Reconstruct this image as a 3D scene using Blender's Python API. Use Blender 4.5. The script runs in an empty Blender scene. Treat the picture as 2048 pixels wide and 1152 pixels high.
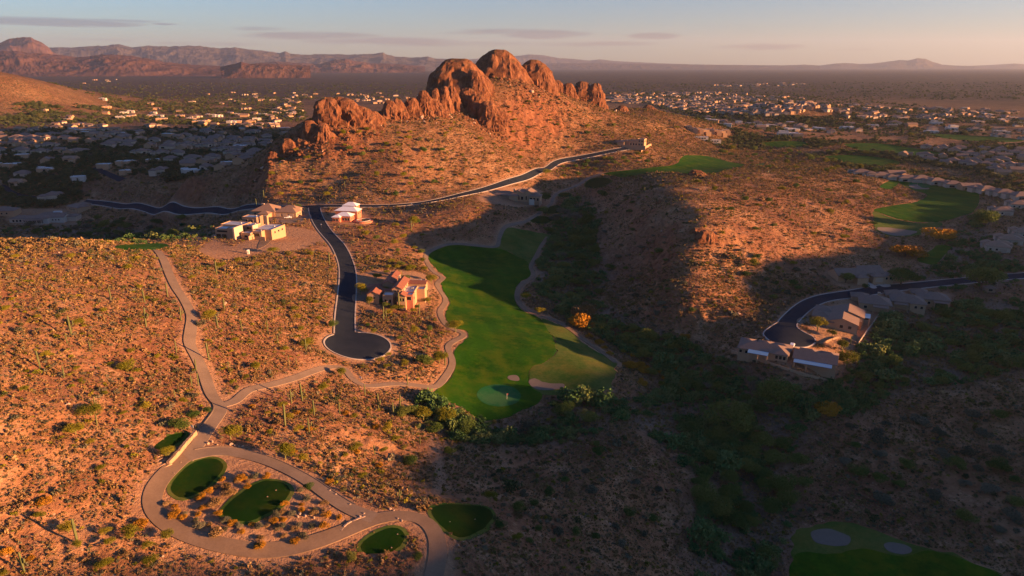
import bpy, bmesh, math, random
import numpy as np
from mathutils import Vector, Matrix
from mathutils.geometry import delaunay_2d_cdt
PI = math.pi
random.seed(7)
rng = np.random.default_rng(11)
sc = bpy.context.scene
col = sc.collection

# ------------------------------------------------------------------ camera
FPX = 1366.0                      # focal length in photo pixels (photo is 2048 wide)
CZ = 120.0
PITCH = math.atan((576 - 131) / FPX)
cam = bpy.data.cameras.new('camera')
cam.sensor_width = 36.0
cam.lens = 36.0 * FPX / 2048.0
cam.clip_start = 1.0
cam.clip_end = 120000.0
camo = bpy.data.objects.new('camera', cam)
col.objects.link(camo)
camo.location = (0, 0, CZ)
camo.rotation_euler = (PI / 2 - PITCH, 0, 0)
sc.camera = camo
CP, SP = math.cos(PITCH), math.sin(PITCH)

def rdir(px, py):
    u = (np.asarray(px, float) - 1024) / FPX
    v = (576 - np.asarray(py, float)) / FPX
    return u, CP + v * SP, -SP + v * CP

def at_z(px, py, z):
    dx, dy, dz = rdir(px, py)
    t = (z - CZ) / dz
    return dx * t, dy * t

def at_y(px, py, Y):
    dx, dy, dz = rdir(px, py)
    t = Y / dy
    return float(dx * t), float(CZ + dz * t)

# ------------------------------------------------------------------ noise
def _h(ix, iy, iz, s):
    n = (ix * 374761393 + iy * 668265263 + iz * 2147483647 + s * 974711) & 0xffffffff
    n = ((n ^ (n >> 13)) * 1274126177) & 0xffffffff
    n = ((n ^ (n >> 16)) * 2246822519) & 0xffffffff
    return ((n ^ (n >> 15)) & 0xffffff) / float(0xffffff)

def vn3(x, y, z, s=0):
    x = np.asarray(x, float); y = np.asarray(y, float); z = np.asarray(z, float)
    fx, fy, fz = np.floor(x), np.floor(y), np.floor(z)
    ix, iy, iz = fx.astype(np.int64), fy.astype(np.int64), fz.astype(np.int64)
    x = x - fx; y = y - fy; z = z - fz
    x = x * x * x * (x * (x * 6 - 15) + 10); y = y * y * y * (y * (y * 6 - 15) + 10); z = z * z * z * (z * (z * 6 - 15) + 10)
    r = 0
    for a in (0, 1):
        for b in (0, 1):
            for c in (0, 1):
                r = r + _h(ix + a, iy + b, iz + c, s) * (x if a else 1 - x) * (y if b else 1 - y) * (z if c else 1 - z)
    return r * 2 - 1

def vn2(x, y, s=0):
    x = np.asarray(x, float); y = np.asarray(y, float)
    fx, fy = np.floor(x), np.floor(y)
    ix, iy = fx.astype(np.int64), fy.astype(np.int64)
    x = x - fx; y = y - fy
    x = x * x * x * (x * (x * 6 - 15) + 10); y = y * y * y * (y * (y * 6 - 15) + 10)
    r = _h(ix, iy, 0, s) * (1 - x) * (1 - y) + _h(ix + 1, iy, 0, s) * x * (1 - y) + _h(ix, iy + 1, 0, s) * (1 - x) * y + _h(ix + 1, iy + 1, 0, s) * x * y
    return r * 2 - 1

def fbm(x, y, o=4, s=0):
    r, a = 0, 1.0
    for i in range(o):
        r = r + a * vn2(x + 17.3 * i, y - 9.1 * i, s + i); a *= .5; x = (x * .8 - y * .6) * 2.03; y_ = None
        y = y * 2.03
    return r

def ridged(x, y, o=4, s=0):
    r, a = 0, 1.0
    c_, s_ = math.cos(.7), math.sin(.7)
    for i in range(o):
        r = r + a * (1 - 2 * np.abs(vn2(x, y, s + i))); a *= .5
        x, y = (x * c_ - y * s_) * 2.1 + 3.7, (x * s_ + y * c_) * 2.1 + 1.9
    return r

# ------------------------------------------------------------------ elevations read off the picture: (column, row, height)
CPT = [
 # left hill, rising away from the sun
 (0,1152,25),(0,1000,29),(0,800,38),(0,600,46),(0,492,43),(80,482,42),(150,486,40),(220,492,37),(312,503,30),(-150,600,52),(-150,900,40),
 (150,1100,23),(150,950,28),(150,800,33),(150,650,38),(150,560,41),(250,1000,22),(250,850,26),(250,700,31),(250,580,35),
 (385,640,26),(352,575,29),(330,522,30),(400,750,20),(432,800,18),(450,700,20),(450,600,22),(500,650,16),(500,560,15),(430,540,20),
 (480,520,14),(480,480,12),(430,492,13),(540,500,12),(560,470,8),(620,500,7),(600,560,9),(560,620,12),(640,650,4),(600,700,9),(520,740,14),
 (620,413,4),(655,470,4),(694,530,2),(692,600,1),(688,660,0),(715,690,0),(660,700,0.3),(770,690,-.5),(550,430,5),(480,440,7),
 (720,735,-2),(660,736,2),(600,752,7),(540,774,12),(480,800,16),(520,840,16),(600,850,12),(700,850,5),(800,850,-4),(560,900,15),(640,900,11),
 (700,940,8),(800,950,2),(860,900,-5),(780,780,-4),(840,763,-8),(800,720,-4),(870,690,-7),(760,650,0),(850,640,-5),
 (390,955,19),(510,1000,18),(600,950,15.5),(770,1080,13.5),(925,1040,11.5),(300,1000,20),(340,900,21.5),(400,890,19.5),(450,1090,17),(620,1085,15),(700,1020,14.5),
 (840,1030,12),(880,1140,9),(640,1000,16),(1000,1080,4),(1100,1100,-2),(100,1140,23),(300,1140,17),(550,1150,12),(750,1150,10),(1020,1000,1),(900,980,2),
 (790,575,1),(850,570,-3),(880,590,-9),(740,480,3),(790,500,1),(830,500,-3),(862,510,-9),(690,430,5),(760,440,4),(840,430,6),(930,420,9),(985,430,3),
 (950,462,-2),(900,475,-5),(820,460,0),
 # main fairway and the wash beside it
 (870,520,-10),(960,496,-11),(1060,545,-14),(1000,560,-13),(905,620,-10),(1000,640,-13),(1090,680,-14),(915,760,-12),(1000,790,-14),(1000,832,-15),
 (1080,770,-15),(1190,735,-16),(1220,785,-18),(1050,475,-12),(1095,490,-14),(1130,470,-16),(1160,560,-19),(1100,600,-17),(1200,625,-20),(1280,670,-22),
 (1350,720,-24),(1450,790,-26),(1400,900,-29),(1500,1000,-32),(1450,1110,-34),(1150,420,-12),(1130,390,-9),(1083,440,-9),(1105,419,-8.5),(1195,365,-4),
 (1150,375,-7),(1035,395,-1),(1035,415,-5),(970,400,4),
 (1000,870,-17),(1100,860,-19),(950,900,-13),(1000,950,-8),(1100,950,-9),(1200,900,-13),(1250,850,-17),(1300,950,-19),(1200,1000,-12),(1300,1080,-22),
 (1200,1110,-9),(1100,1020,-5),
 # lower right
 (1750,1100,-36),(1600,1120,-36),(1650,1000,-35),(1900,1000,-33),(2040,1060,-31),(2048,900,-25),(1800,850,-28),(1680,800,-26),(1950,800,-23),(2060,740,-17),
 (1530,675,-9),(1600,690,-9.5),(1640,720,-10.5),(1520,718,-10.8),(1560,738,-11.5),(1610,748,-11.8),(1660,745,-12),(1700,650,-11),(1560,645,-8.5),(1600,607,-8.5),(1700,588,-10),(1800,573,-11.5),(1900,562,-12),(2048,546,-12.5),
 (1460,735,-17),(1540,772,-18),(1650,785,-20),(1760,720,-17),(1850,650,-18),(1960,660,-19),(1760,610,-12),(1870,600,-13),(1720,550,-7),(1640,545,-6),(2000,600,-15),
 # right ridge: crest, shaded west face, sunlit east face
 (1285,350,13),(1300,380,17),(1325,410,20),(1375,440,23),(1415,470,17),(1425,520,5),(1455,570,-4),(1500,600,-9.5),(1530,625,-10),(1336,500,10),(1343,550,5),(1368,600,-2),(1420,640,-11),(1350,640,-14),(1300,550,-8),(1350,690,-20),
 (1230,380,2),(1215,420,-6),(1205,480,-13),(1250,450,-3),(1250,540,-12),(1300,500,-2),(1300,600,-16),(1378,490,12),(1450,668,-15),(1400,690,-20),
 (1380,360,14),(1500,345,10),(1600,342,4),(1450,400,16),(1520,400,13),(1600,400,6),(1500,450,11),(1600,450,3),(1700,400,-2),(1740,440,-7),(1700,500,-8),(1620,515,-5),(1530,500,4),
 (1520,560,-5),(1590,570,-8),(1700,350,0),(1850,400,-10),(1790,460,-11),(1940,395,-10),(1870,500,-12),(2030,420,-9),(2020,490,-11),(1930,460,-11),
 (1250,348,1),(1350,335,1),(1420,325,0),(1500,330,-2),(1650,300,-5),(1800,320,-8),(2000,330,-8),(1570,285,0),(1800,370,-8),
 # road under the mountain
 (165,403,-27),(250,413,-27),(300,418,-24),(360,421,-18),(430,419.5,-11),(480,417,-4),(560,414.5,2.5),(780,411,5),(840,406,5),(890,397,5.5),(950,383,6),(1000,369,6.5),(1050,355,7),(1085,338,8),(1140,318,10),(1200,307,15),(1255,296,20),(1270,283,23),(1330,292,12),
 # town on the left
 (75,445,-35),(20,440,-35),(150,465,-36),(300,440,-32),(400,452,-22),(250,487,-33),(60,468,-35),(350,484,-19),(100,380,-18),(0,360,-12),(100,340,-2),(200,300,12),(0,300,12),(200,260,14),(400,260,14),
 (500,250,14),(480,300,12),(400,310,9),(300,350,-2),(450,375,2),(350,395,-14),(480,340,16),(400,355,6),(500,398,-3),(300,380,-10),(0,240,15),(300,235,15),(-200,400,-16),(-200,300,8),
 # mountain flank
 (800,300,40),(900,300,36),(1000,300,31),(1000,340,16.5),(700,320,32),(620,330,28),(600,380,10),(700,380,12),(560,350,17),(1100,260,41),(1200,250,40),(1300,250,34),(1350,280,14),(1450,275,6),(900,350,17),(1050,320,14),
 (1550,250,4),(1700,240,6),(1900,240,6),(2048,260,2),(1500,225,12),(1300,190,16),
]
# points set by their distance instead: (column, row, forward distance)
CPY = [
 (600,268,700),(562,290,695),(540,300,668),(524,345,645),(512,390,640),(640,240,712),(700,235,725),(755,245,745),(790,240,770),(850,225,800),(935,235,835),
 (905,190,885),(960,165,935),(1010,150,985),(1060,165,1000),(1100,180,1005),(1140,195,1040),(1180,205,1080),(1215,222,1110),(1240,222,1150),(1300,218,1200),(1360,232,1200),(1420,250,1180),
 (990,240,860),(1040,215,900),(0,152,1700),(60,168,1720),(110,185,1750),(160,200,1780),(205,214,1800),(0,200,1600),(80,212,1620),(-150,140,1700),(-300,170,1700),(640,270,700),(660,300,680),
]
CPW = [(-300,800,18),(-250,900,20),(-330,700,14),(-180,950,24),(-260,660,12),(-100,1060,30),(60,1200,40),(200,1330,22),(-200,1250,16),(-500,1300,15),(0,1500,14),(300,1500,14),(-900,2200,14),(-1500,2300,13),(-1500,1200,14),
 (1200,1600,4),(1500,2400,4),(0,2600,10),(900,1000,-2),(1300,700,-4),(1500,1200,0),(-1500,500,20),(-1500,0,20),(-700,100,55),(-700,400,45),(-1000,800,14),(0,-200,10),(-400,-200,40),(500,-200,-30),(1500,-200,-20),(450,250,-22),(600,450,-14),(1500,300,-15)]
PX, PY, PZ = [], [], []
for a, b, z in CPT:
    x, y = at_z(a, b, z); PX.append(float(x)); PY.append(float(y)); PZ.append(z)
for a, b, Y in CPY:
    x, z = at_y(a, b, Y); PX.append(x); PY.append(Y); PZ.append(z)
for x, y, z in CPW:
    PX.append(x); PY.append(y); PZ.append(z)
PX = np.array(PX) / 100; PY = np.array(PY) / 100; PZ = np.array(PZ, float)
def _k(r2):
    return .5 * r2 * np.log(r2 + 1e-9)
n = len(PX)
# smoothing proportional to distance keeps far points from fighting one another
D2 = (PX[:, None] - PX) ** 2 + (PY[:, None] - PY) ** 2
A = np.zeros((n + 3, n + 3))
A[:n, :n] = _k(D2) + np.diag(np.full(n, 0.03))
A[:n, n] = 1; A[:n, n + 1] = PX; A[:n, n + 2] = PY
A[n:, :n] = A[:n, n:].T
W = np.linalg.solve(A, np.concatenate([PZ, np.zeros(3)]))
GX0, GX1, GY0, GY1, GS = -1700.0, 1700.0, -220.0, 2700.0, 5.0
gx = np.arange(GX0, GX1 + 1, GS); gy = np.arange(GY0, GY1 + 1, GS)
HG = np.zeros((len(gy), len(gx)))
for j, yy in enumerate(gy):
    r2 = (gx[:, None] / 100 - PX) ** 2 + (yy / 100 - PY) ** 2
    HG[j] = _k(r2) @ W[:n] + W[n] + W[n + 1] * gx / 100 + W[n + 2] * yy / 100
XX, YY = np.meshgrid(gx, gy)
def sstep(a, b, x):
    t = np.clip((x - a) / (b - a), 0, 1)
    return t * t * (3 - 2 * t)
PLAIN = 8.0
edge = sstep(-1700, -1450, XX) * (1 - sstep(1450, 1700, XX)) * (1 - sstep(2150, 2700, YY)) * sstep(-220, -120, YY)
HG = np.clip(HG, -45, 150)
HG = PLAIN + (HG - PLAIN) * edge
# off-screen hill on the sun's side: it shades the wash and the lower right of the view
def gauss(x, y, cx, cy, sx, sy, rot=0):
    c, s = math.cos(rot), math.sin(rot)
    u = (x - cx) * c + (y - cy) * s; v = -(x - cx) * s + (y - cy) * c
    return np.exp(-.5 * ((u / sx) ** 2 + (v / sy) ** 2))
HILLS = []
hy = np.interp(YY[:, 0], [-220, -125, -86, -59, -38, -13, 6, 36, 59, 92, 150, 190, 210, 235, 266, 295, 335, 380, 440, 590, 740, 900], [116, 114, 104, 88, 82, 77, 73, 65, 59, 53, 46, 32, 36, 43, 51, 52, 42, 34, 26, 13, 0, -4])[:, None]
hg = np.exp(-.5 * ((XX - 640) / 95) ** 2) * (1 - sstep(750, 980, YY))
HG = HG + (hy + 2.0 * vn2(YY / 30, YY * 0, 4) - HG) * hg
for cx, cy, sx, sy, ro, hh in HILLS:
    HG += hh * gauss(XX, YY, cx, cy, sx, sy, ro)
hx, hz = at_z(1610, 243, 6)
HG += 34 * gauss(XX, YY, float(hx), float(hz) + 60, 110, 55, 0)

def H0(x, y):
    x = np.asarray(x, float); y = np.asarray(y, float)
    u = np.clip((x - GX0) / GS, 1, len(gx) - 3); v = np.clip((y - GY0) / GS, 1, len(gy) - 3)
    i = np.floor(u).astype(int); j = np.floor(v).astype(int)
    a = u - i; b = v - j
    def cw(t):
        return (-.5 * t + t * t - .5 * t ** 3, 1 - 2.5 * t * t + 1.5 * t ** 3, .5 * t + 2 * t * t - 1.5 * t ** 3, -.5 * t * t + .5 * t ** 3)
    wa, wb = cw(a), cw(b)
    r = 0
    for q in range(4):
        row = 0
        for p in range(4):
            row = row + wa[p] * HG[j + q - 1, i + p - 1]
        r = r + wb[q] * row
    out = (x < GX0 + 8) | (x > GX1 - 12) | (y < GY0 + 8) | (y > GY1 - 12)
    return np.where(out, PLAIN, r)

SLG = np.hypot(np.gradient(HG, GS, axis=0), np.gradient(HG, GS, axis=1))
def slope(x, y):
    i = np.clip(((np.asarray(x) - GX0) / GS).astype(int), 0, len(gx) - 1); j = np.clip(((np.asarray(y) - GY0) / GS).astype(int), 0, len(gy) - 1)
    return SLG[j, i]

_T = 70 * 1.0022 ** np.arange(0, 2000)
def hit(px, py):
    """ground point seen at a photo position"""
    px = np.atleast_1d(np.asarray(px, float)); py = np.atleast_1d(np.asarray(py, float))
    dx, dy, dz = rdir(px, py)
    X = dx[:, None] * _T; Y = dy[:, None] * _T; Z = CZ + dz[:, None] * _T
    below = Z < H0(X, Y)
    k = np.argmax(below, axis=1)
    k = np.where(below.any(axis=1), k, len(_T) - 1); k = np.maximum(k, 1)
    r = np.arange(len(px))
    h1 = Z[r, k - 1] - H0(X[r, k - 1], Y[r, k - 1]); h2 = Z[r, k] - H0(X[r, k], Y[r, k])
    f = np.clip(h1 / (h1 - h2 + 1e-9), 0, 1)
    t = _T[k - 1] * (1 - f) + _T[k] * f
    return dx * t, dy * t

def gp(px, py):
    x, y = hit([px], [py])
    return float(x[0]), float(y[0])

def mpp(px, py):
    """metres per photo pixel at that place"""
    x, y = gp(px, py)
    z = float(H0(x, y))
    return (y * CP + (CZ - z) * SP) / FPX

def spline(pts, step, closed=False):
    P = np.array(pts, float); out = []
    m = len(P)
    rngk = range(m) if closed else range(m - 1)
    for i in rngk:
        if closed:
            p0, p1, p2, p3 = P[(i - 1) % m], P[i], P[(i + 1) % m], P[(i + 2) % m]
        else:
            p0, p1, p2, p3 = P[max(i - 1, 0)], P[i], P[i + 1], P[min(i + 2, m - 1)]
        k = max(2, int(np.hypot(*(p2 - p1)) / step))
        for t in np.arange(k) / k:
            out.append(.5 * (2 * p1 + (p2 - p0) * t + (2 * p0 - 5 * p1 + 4 * p2 - p3) * t * t + (3 * p1 - p0 - 3 * p2 + p3) * t ** 3))
    if not closed:
        out.append(P[-1])
    return np.array(out)

def world_poly(pts, step=2.0, wob=.25):
    x, y = hit([p[0] for p in pts], [p[1] for p in pts])
    S = spline(np.stack([x, y], 1), step, True)
    S = S + wob * np.stack([vn2(S[:, 0] / 3.6, S[:, 1] / 3.6, 5), vn2(S[:, 0] / 3.6, S[:, 1] / 3.6, 6)], 1)
    return S

def world_line(pts, step=2.0, sm=3):
    x, y = hit([p[0] for p in pts], [p[1] for p in pts])
    S = spline(np.stack([x, y], 1), step)
    for _ in range(sm):
        S[1:-1] = .25 * S[:-2] + .5 * S[1:-1] + .25 * S[2:]
    return S

def zc(pts, s, ox, oy):
    """positions read in an enlarged crop"""
    return [(a / s + ox, b / s + oy) for a, b in pts]

def ell(cx, cy, rx, ry, rot=0, k=14):
    r = []
    for i in range(k):
        a = 2 * PI * i / k
        u, v = rx * math.cos(a), ry * math.sin(a)
        r.append((cx + u * math.cos(rot) - v * math.sin(rot), cy + u * math.sin(rot) + v * math.cos(rot)))
    return r

def inpoly(P, x, y):
    c = np.zeros(x.shape, bool)
    x1, y1 = P[:, 0], P[:, 1]; x2, y2 = np.roll(x1, -1), np.roll(y1, -1)
    for a, b, cc, d in zip(x1, y1, x2, y2):
        if b == d: continue
        c ^= ((b > y) != (d > y)) & (x < (cc - a) * (y - b) / (d - b) + a)
    return c

# ------------------------------------------------------------------ shapes lying on the ground
F8 = lambda p: zc(p, 2.618, 820, 440)
FAIR = F8([(200,135),(280,133),(440,145),(530,175),(610,220),(655,278),(575,325),(550,380),(555,430),(600,480),(680,515),(730,590),(760,650),(755,700),(700,745),(640,770),(620,820),(640,880),(690,910),(680,950),(600,990),(520,1030),(400,1050),(340,1030),(270,980),(190,950),(110,920),(150,880),(220,820),(242,760),(232,700),(250,665),(305,610),(290,580),(225,560),(185,500),(208,430),(175,370),(165,330),(188,300),(140,260),(100,210),(110,170)])
GRASS = {
 'fairway': [FAIR,
   zc([(30,690),(200,670),(360,650),(390,620),(420,605),(520,610),(640,640),(700,652),(640,672),(560,690),(400,692),(280,685),(170,705),(60,703)],2.415,1200,60),
   zc([(450,80),(700,110),(950,150),(1200,200),(1240,300),(1180,400),(1040,450),(900,490),(700,500),(560,490),(450,465),(330,425),(230,380),(450,335),(620,310),(740,240),(600,190),(480,130)],4.8,1700,340),
   zc([(640,860),(720,800),(780,770),(850,720),(980,740),(940,780),(890,840),(820,910),(700,890)],4.8,1700,340),
   [(1585,1120),(1603,1104),(1665,1108),(1700,1100),(1738,1098),(1775,1107),(1811,1115),(1840,1106),(1870,1103),(1939,1123),(1990,1146),(2040,1190),(1800,1200),(1590,1190),(1580,1150)],
   [(1523,287),(1545,283),(1600,283),(1618,290),(1590,294),(1545,294)],
   [(1690,288),(1760,287),(1830,297),(1890,308),(1850,313),(1780,306),(1720,300)],
   [(1650,313),(1710,310),(1780,318),(1800,328),(1740,332),(1690,325)],
   [(1760,372),(1790,358),(1800,362),(1782,378)],
   [(230,497),(262,489),(300,487),(335,489),(330,497),(290,500)],
   [(1860,268),(1960,272),(2046,280),(2000,284),(1900,278)]],
 'light_rough': [
   F8([(468,140),(480,60),(540,40),(640,60),(740,88),(680,160),(638,235),(652,270),(605,218),(530,172),(450,146)]),
   F8([(690,517),(760,540),(830,570),(900,640),(980,690),(1080,740),(1070,800),(1060,860),(980,910),(860,915),(700,915),(640,880),(622,820),(645,772),(702,748),(757,702),(762,652),(733,592)]),
   zc([(230,395),(330,432),(450,472),(560,496),(700,508),(860,500),(880,540),(760,570),(700,600),(640,630),(420,636),(330,615),(250,570),(225,480)],4.8,1700,340),
   [(1588,1072),(1605,1058),(1629,1050),(1672,1041),(1720,1050),(1765,1068),(1811,1084),(1860,1098),(1903,1106),(1950,1124),(2000,1150),(1939,1126),(1870,1106),(1811,1118),(1738,1101),(1665,1111),(1603,1106),(1585,1118),(1583,1095)],
   [(1510,330),(1528,326),(1524,332)]],
 'tee_box': [
   zc([(430,350),(490,352),(522,380),(500,430),(420,510),(330,545),(275,530),(258,495),(285,440),(350,380)],2.528,240,780),
   zc([(740,460),(820,470),(857,505),(850,540),(790,600),(660,662),(570,658),(517,625),(560,570),(650,495)],2.528,240,780),
   zc([(1340,703),(1400,700),(1442,735),(1420,790),(1330,833),(1250,832),(1220,795),(1260,745)],2.528,240,780),
   zc([(1577,610),(1610,585),(1720,580),(1840,592),(1885,632),(1860,680),(1800,720),(1740,745),(1690,735),(1640,700),(1600,660)],2.528,240,780),
   zc([(275,225),(320,217),(335,228),(310,255),(250,290),(180,306),(150,298),(185,265),(230,240)],2.528,240,780),
   ell(1082,440,21,7.5), zc([(555,290),(640,215),(720,200),(770,215),(800,250),(740,290),(640,302)],6.4,1000,380), ell(1130,390,13,4.5),
   [(1170,371),(1185,357),(1215,357),(1222,364),(1205,373),(1182,376)]],
 'putting_green': [ell(998,791.5,44,22,.04), zc([(560,120),(680,118),(780,140),(740,165),(620,160)],4.8,1700,340)],
 'sand_bunker': [ell(1028,756.5,12,6.2,.1), F8([(624,838),(660,833),(690,850),(740,858),(800,858),(808,872),(780,886),(700,893),(650,880),(628,862)]),
   ell(1661,1076,40,17,.12), ell(1797,1098,29,10,.2), zc([(258,560),(330,552),(420,560),(540,575),(640,590),(620,612),(520,632),(420,630),(320,605)],4.8,1700,340),
   zc([(560,150),(640,140),(690,170),(760,172),(740,186),(620,180)],4.8,1700,340)],
}
LINES = {   # name: centre line in the photo, width in metres
 'main_road': ([(628,411.5),(632,430),(642,450),(660,473),(680,498),(693,530),(696,560),(693,600),(690,640),(690,672)], 9.2),
 'hill_road': ([(168,403),(205,406.5),(250,413),(300,419),(360,421.5),(420,419.5),(480,417.5),(560,414.5),(620,413),(700,412.5),(780,411.5),(840,406.5),(890,397.5),(950,383.5),(1000,369.5),(1050,355),(1085,339),(1110,326),(1140,318),(1170,313),(1200,307),(1230,301),(1255,297)], 8.0),
 'right_road': ([(1566,676),(1570,655),(1582,637),(1606,615),(1645,597),(1716,586.5),(1811,573.5),(1920,562.5),(1990,556),(2075,549)], 9.0),
 'cart_path': ([(314,501),(328,520),(338,545),(352,575),(372,605),(385,635),(382,665),(380,690),(394,715),(408,745),(418,775),(428,798),(444,812),(440,826),(426,845),(412,865),(398,888),(380,908)], 3.6),
 'east_path': ([(440,812),(468,806),(484,791),(500,779),(540,771),(580,760),(620,745),(660,734),(688,735),(698,750),(712,765),(735,774),(765,770),(800,768),(840,772),(870,776),(890,755),(906,725),(896,692),(926,674),(931,668),(896,654),(880,625),(892,600),(874,570),(886,556),(868,545),(853,522),(858,504),(896,489),(950,491),(992,494),(999,475),(1012,453),(1047,444),(1066,435),(1084,422),(1102,408),(1106,396),(1118,385),(1140,377),(1160,368),(1180,355),(1205,347)], 3.0),
 'fairway_path': ([(1095,474),(1076,505),(1062,532),(1066,552),(1040,572),(1035,600),(1057,623),(1095,635),(1133,654),(1164,677),(1202,703),(1232,726)], 3.2),
 'loop_path': ([(395,893),(345,935),(306,975),(298,1008),(318,1040),(360,1066),(420,1087),(500,1102),(570,1101),(640,1084),(690,1064),(740,1040),(800,1027),(838,1028),(868,1050),(882,1085),(878,1125),(862,1170)], 4.2),
 'upper_path': ([(372,915),(410,905),(450,902),(500,912),(550,928),(610,958),(660,993),(705,1022),(750,1037)], 4.4),
 'wash_trail': ([(865,880),(872,905),(880,930),(882,960),(878,985)], 2.6),
 'town_road': ([(-30,365),(5,372),(20,384),(45,392),(75,396)], 7.0),
 'town_street': ([(190,335),(205,343),(225,352),(245,360)], 8.0),
 'building_track': ([(412,506),(440,517),(490,512),(550,500),(610,490),(660,476)], 3.6),
}
LW = {k: (world_line(p, 1.6, 70 if k == 'hill_road' else 14 if 'road' in k or k == 'loop_path' else 5), w) for k, (p, w) in LINES.items()}
GW = {k: [world_poly(p, 1.6, {'fairway': .45, 'light_rough': 1.1, 'sand_bunker': .55}.get(k, .2)) for p in v] for k, v in GRASS.items()}
bx_, by_ = gp(716, 690)
BULB = np.array([(bx_ + 14.4 * math.cos(a) , by_ + 14.4 * math.sin(a)) for a in np.linspace(0, 2 * PI, 61)[:-1]])
BULB2 = world_poly([(1529,664),(1533,676),(1548,686),(1572,692),(1602,695),(1622,691),(1630,682),(1624,673),(1608,665),(1595,656),(1592,646),(1576,640),(1556,645)], 1.2, 0)

# rasters of where things lie, 1 m cells
RX0, RX1, RY0, RY1 = -760, 900, 60, 1500
rx = np.arange(RX0, RX1); ry = np.arange(RY0, RY1)
R_in = np.zeros((len(ry), len(rx)), np.float32)
def ras_poly(R, P, val=1.0, grow=0):
    x0, x1 = int(P[:, 0].min()) - 1, int(P[:, 0].max()) + 2; y0, y1 = int(P[:, 1].min()) - 1, int(P[:, 1].max()) + 2
    x0 = max(x0, RX0); x1 = min(x1, RX1 - 1); y0 = max(y0, RY0); y1 = min(y1, RY1 - 1)
    if x1 <= x0 or y1 <= y0: return
    X, Y = np.meshgrid(np.arange(x0, x1), np.arange(y0, y1))
    m = inpoly(P, X.astype(float), Y.astype(float))
    S = R[y0 - RY0:y1 - RY0, x0 - RX0:x1 - RX0]
    S[m] = val
def ras_line(R, L, w, val=1.0):
    for a, b in L:
        x0, x1, y0, y1 = int(a - w) - 1, int(a + w) + 2, int(b - w) - 1, int(b + w) + 2
        if x0 < RX0 or x1 >= RX1 or y0 < RY0 or y1 >= RY1: continue
        X, Y = np.meshgrid(np.arange(x0, x1), np.arange(y0, y1))
        S = R[y0 - RY0:y1 - RY0, x0 - RX0:x1 - RX0]
        S[(X - a) ** 2 + (Y - b) ** 2 < w * w] = val
def blur(R, k, it=2):
    R = R.astype(np.float32)
    for _ in range(it):
        for ax in (0, 1):
            c = np.cumsum(np.pad(R, [(k + 1, k) if a == ax else (0, 0) for a in (0, 1)], mode='edge'), axis=ax)
            R = (np.take(c, range(2 * k + 1, c.shape[ax]), axis=ax) - np.take(c, range(0, c.shape[ax] - 2 * k - 1), axis=ax)) / (2 * k + 1)
    return R
for k, (L, w) in LW.items():
    if k not in ('wash_trail', 'building_track'): ras_line(R_in, L, w / 2)
for v in GW.values():
    for P in v: ras_poly(R_in, P)
ras_poly(R_in, BULB); ras_poly(R_in, BULB2)
R_road = np.zeros_like(R_in)
for k in ('main_road', 'hill_road', 'right_road', 'loop_path', 'upper_path', 'cart_path', 'east_path', 'fairway_path'): ras_line(R_road, LW[k][0], LW[k][1] / 2 + 2.2)
ras_line(R_road, LW['wash_trail'][0], 1.6); ras_line(R_road, LW['building_track'][0], 2.2)
gr_ = np.array([(bx_ + 18 * math.cos(a), by_ + 18 * math.sin(a)) for a in np.linspace(0, 2 * PI, 40)]); ras_poly(R_road, gr_)
PADS = {   # flattened and bare ground round buildings, earthworks
 'site': [(395,500),(430,478),(470,492),(540,458),(600,455),(650,474),(600,500),(520,505),(440,520)],
 'spanish': [(712,600),(722,548),(790,540),(850,548),(862,590),(850,618),(760,618)],
 'casita': [(655,440),(670,420),(720,420),(745,445),(700,450)],
 'brown': [(500,436),(505,420),(600,418),(610,436),(560,446)],
 'tees': [(420,1085),(310,1030),(305,985),(380,905),(460,905),(600,965),(700,1030),(600,1080)],
 'row': [(1475,712),(1480,690),(1590,690),(1690,700),(1680,735),(1640,750),(1560,730)],
 'row2': [(1620,665),(1640,618),(1740,590),(1890,585),(1895,612),(1780,628),(1720,690),(1660,690)],
 'row3': [(1655,560),(1660,540),(1780,540),(1785,565),(1700,575)],
 'leftpad': [(25,448),(30,420),(150,420),(150,450)], 'browndn': [(968,405),(975,382),(1080,380),(1085,410)],
}
R_pad = np.zeros_like(R_in)
for k, p in PADS.items():
    ras_poly(R_pad, world_poly(p, 2, 0))
R_flat = np.clip(blur(np.maximum(R_in, np.maximum(R_road, R_pad)), 4, 2) * 1.8, 0, 1)
R_inb = blur(R_in, 1, 1)
def ras(R, x, y, out=0.0):
    x = np.asarray(x, float); y = np.asarray(y, float)
    u = np.clip(x - RX0, 0, R.shape[1] - 1.001); v = np.clip(y - RY0, 0, R.shape[0] - 1.001)
    i = u.astype(int); j = v.astype(int); a = u - i; b = v - j
    r = (R[j, i] * (1 - a) + R[j, i + 1] * a) * (1 - b) + (R[j + 1, i] * (1 - a) + R[j + 1, i + 1] * a) * b
    return np.where((x < RX0) | (x > RX1 - 2) | (y < RY0) | (y > RY1 - 2), out, r)

def height(x, y):
    """real ground: the smooth base plus gullies, hummocks and rocks where nothing was graded"""
    x = np.asarray(x, float); y = np.asarray(y, float)
    s = slope(x, y)
    far = 1 - sstep(1900, 2600, np.hypot(x, y))
    free = (1 - ras(R_flat, x, y)) * far
    g = .3 + 3.6 * np.clip(s, 0, .5)
    d = g * (.7 * fbm(x / 60, y / 60, 3, 3)) + (.12 + .7 * s) * fbm(x / 9, y / 9, 3, 9) + (.10 + .5 * s) * vn2(x / 2.2, y / 2.2, 21)
    cl = sstep(.5, .85, s) * far
    d = d + cl * (1.2 * ridged(x / 14, y / 14, 3, 31))
    return H0(x, y) + d * free
def gz(x, y):
    return float(height(np.array([x]), np.array([y]))[0])
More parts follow.
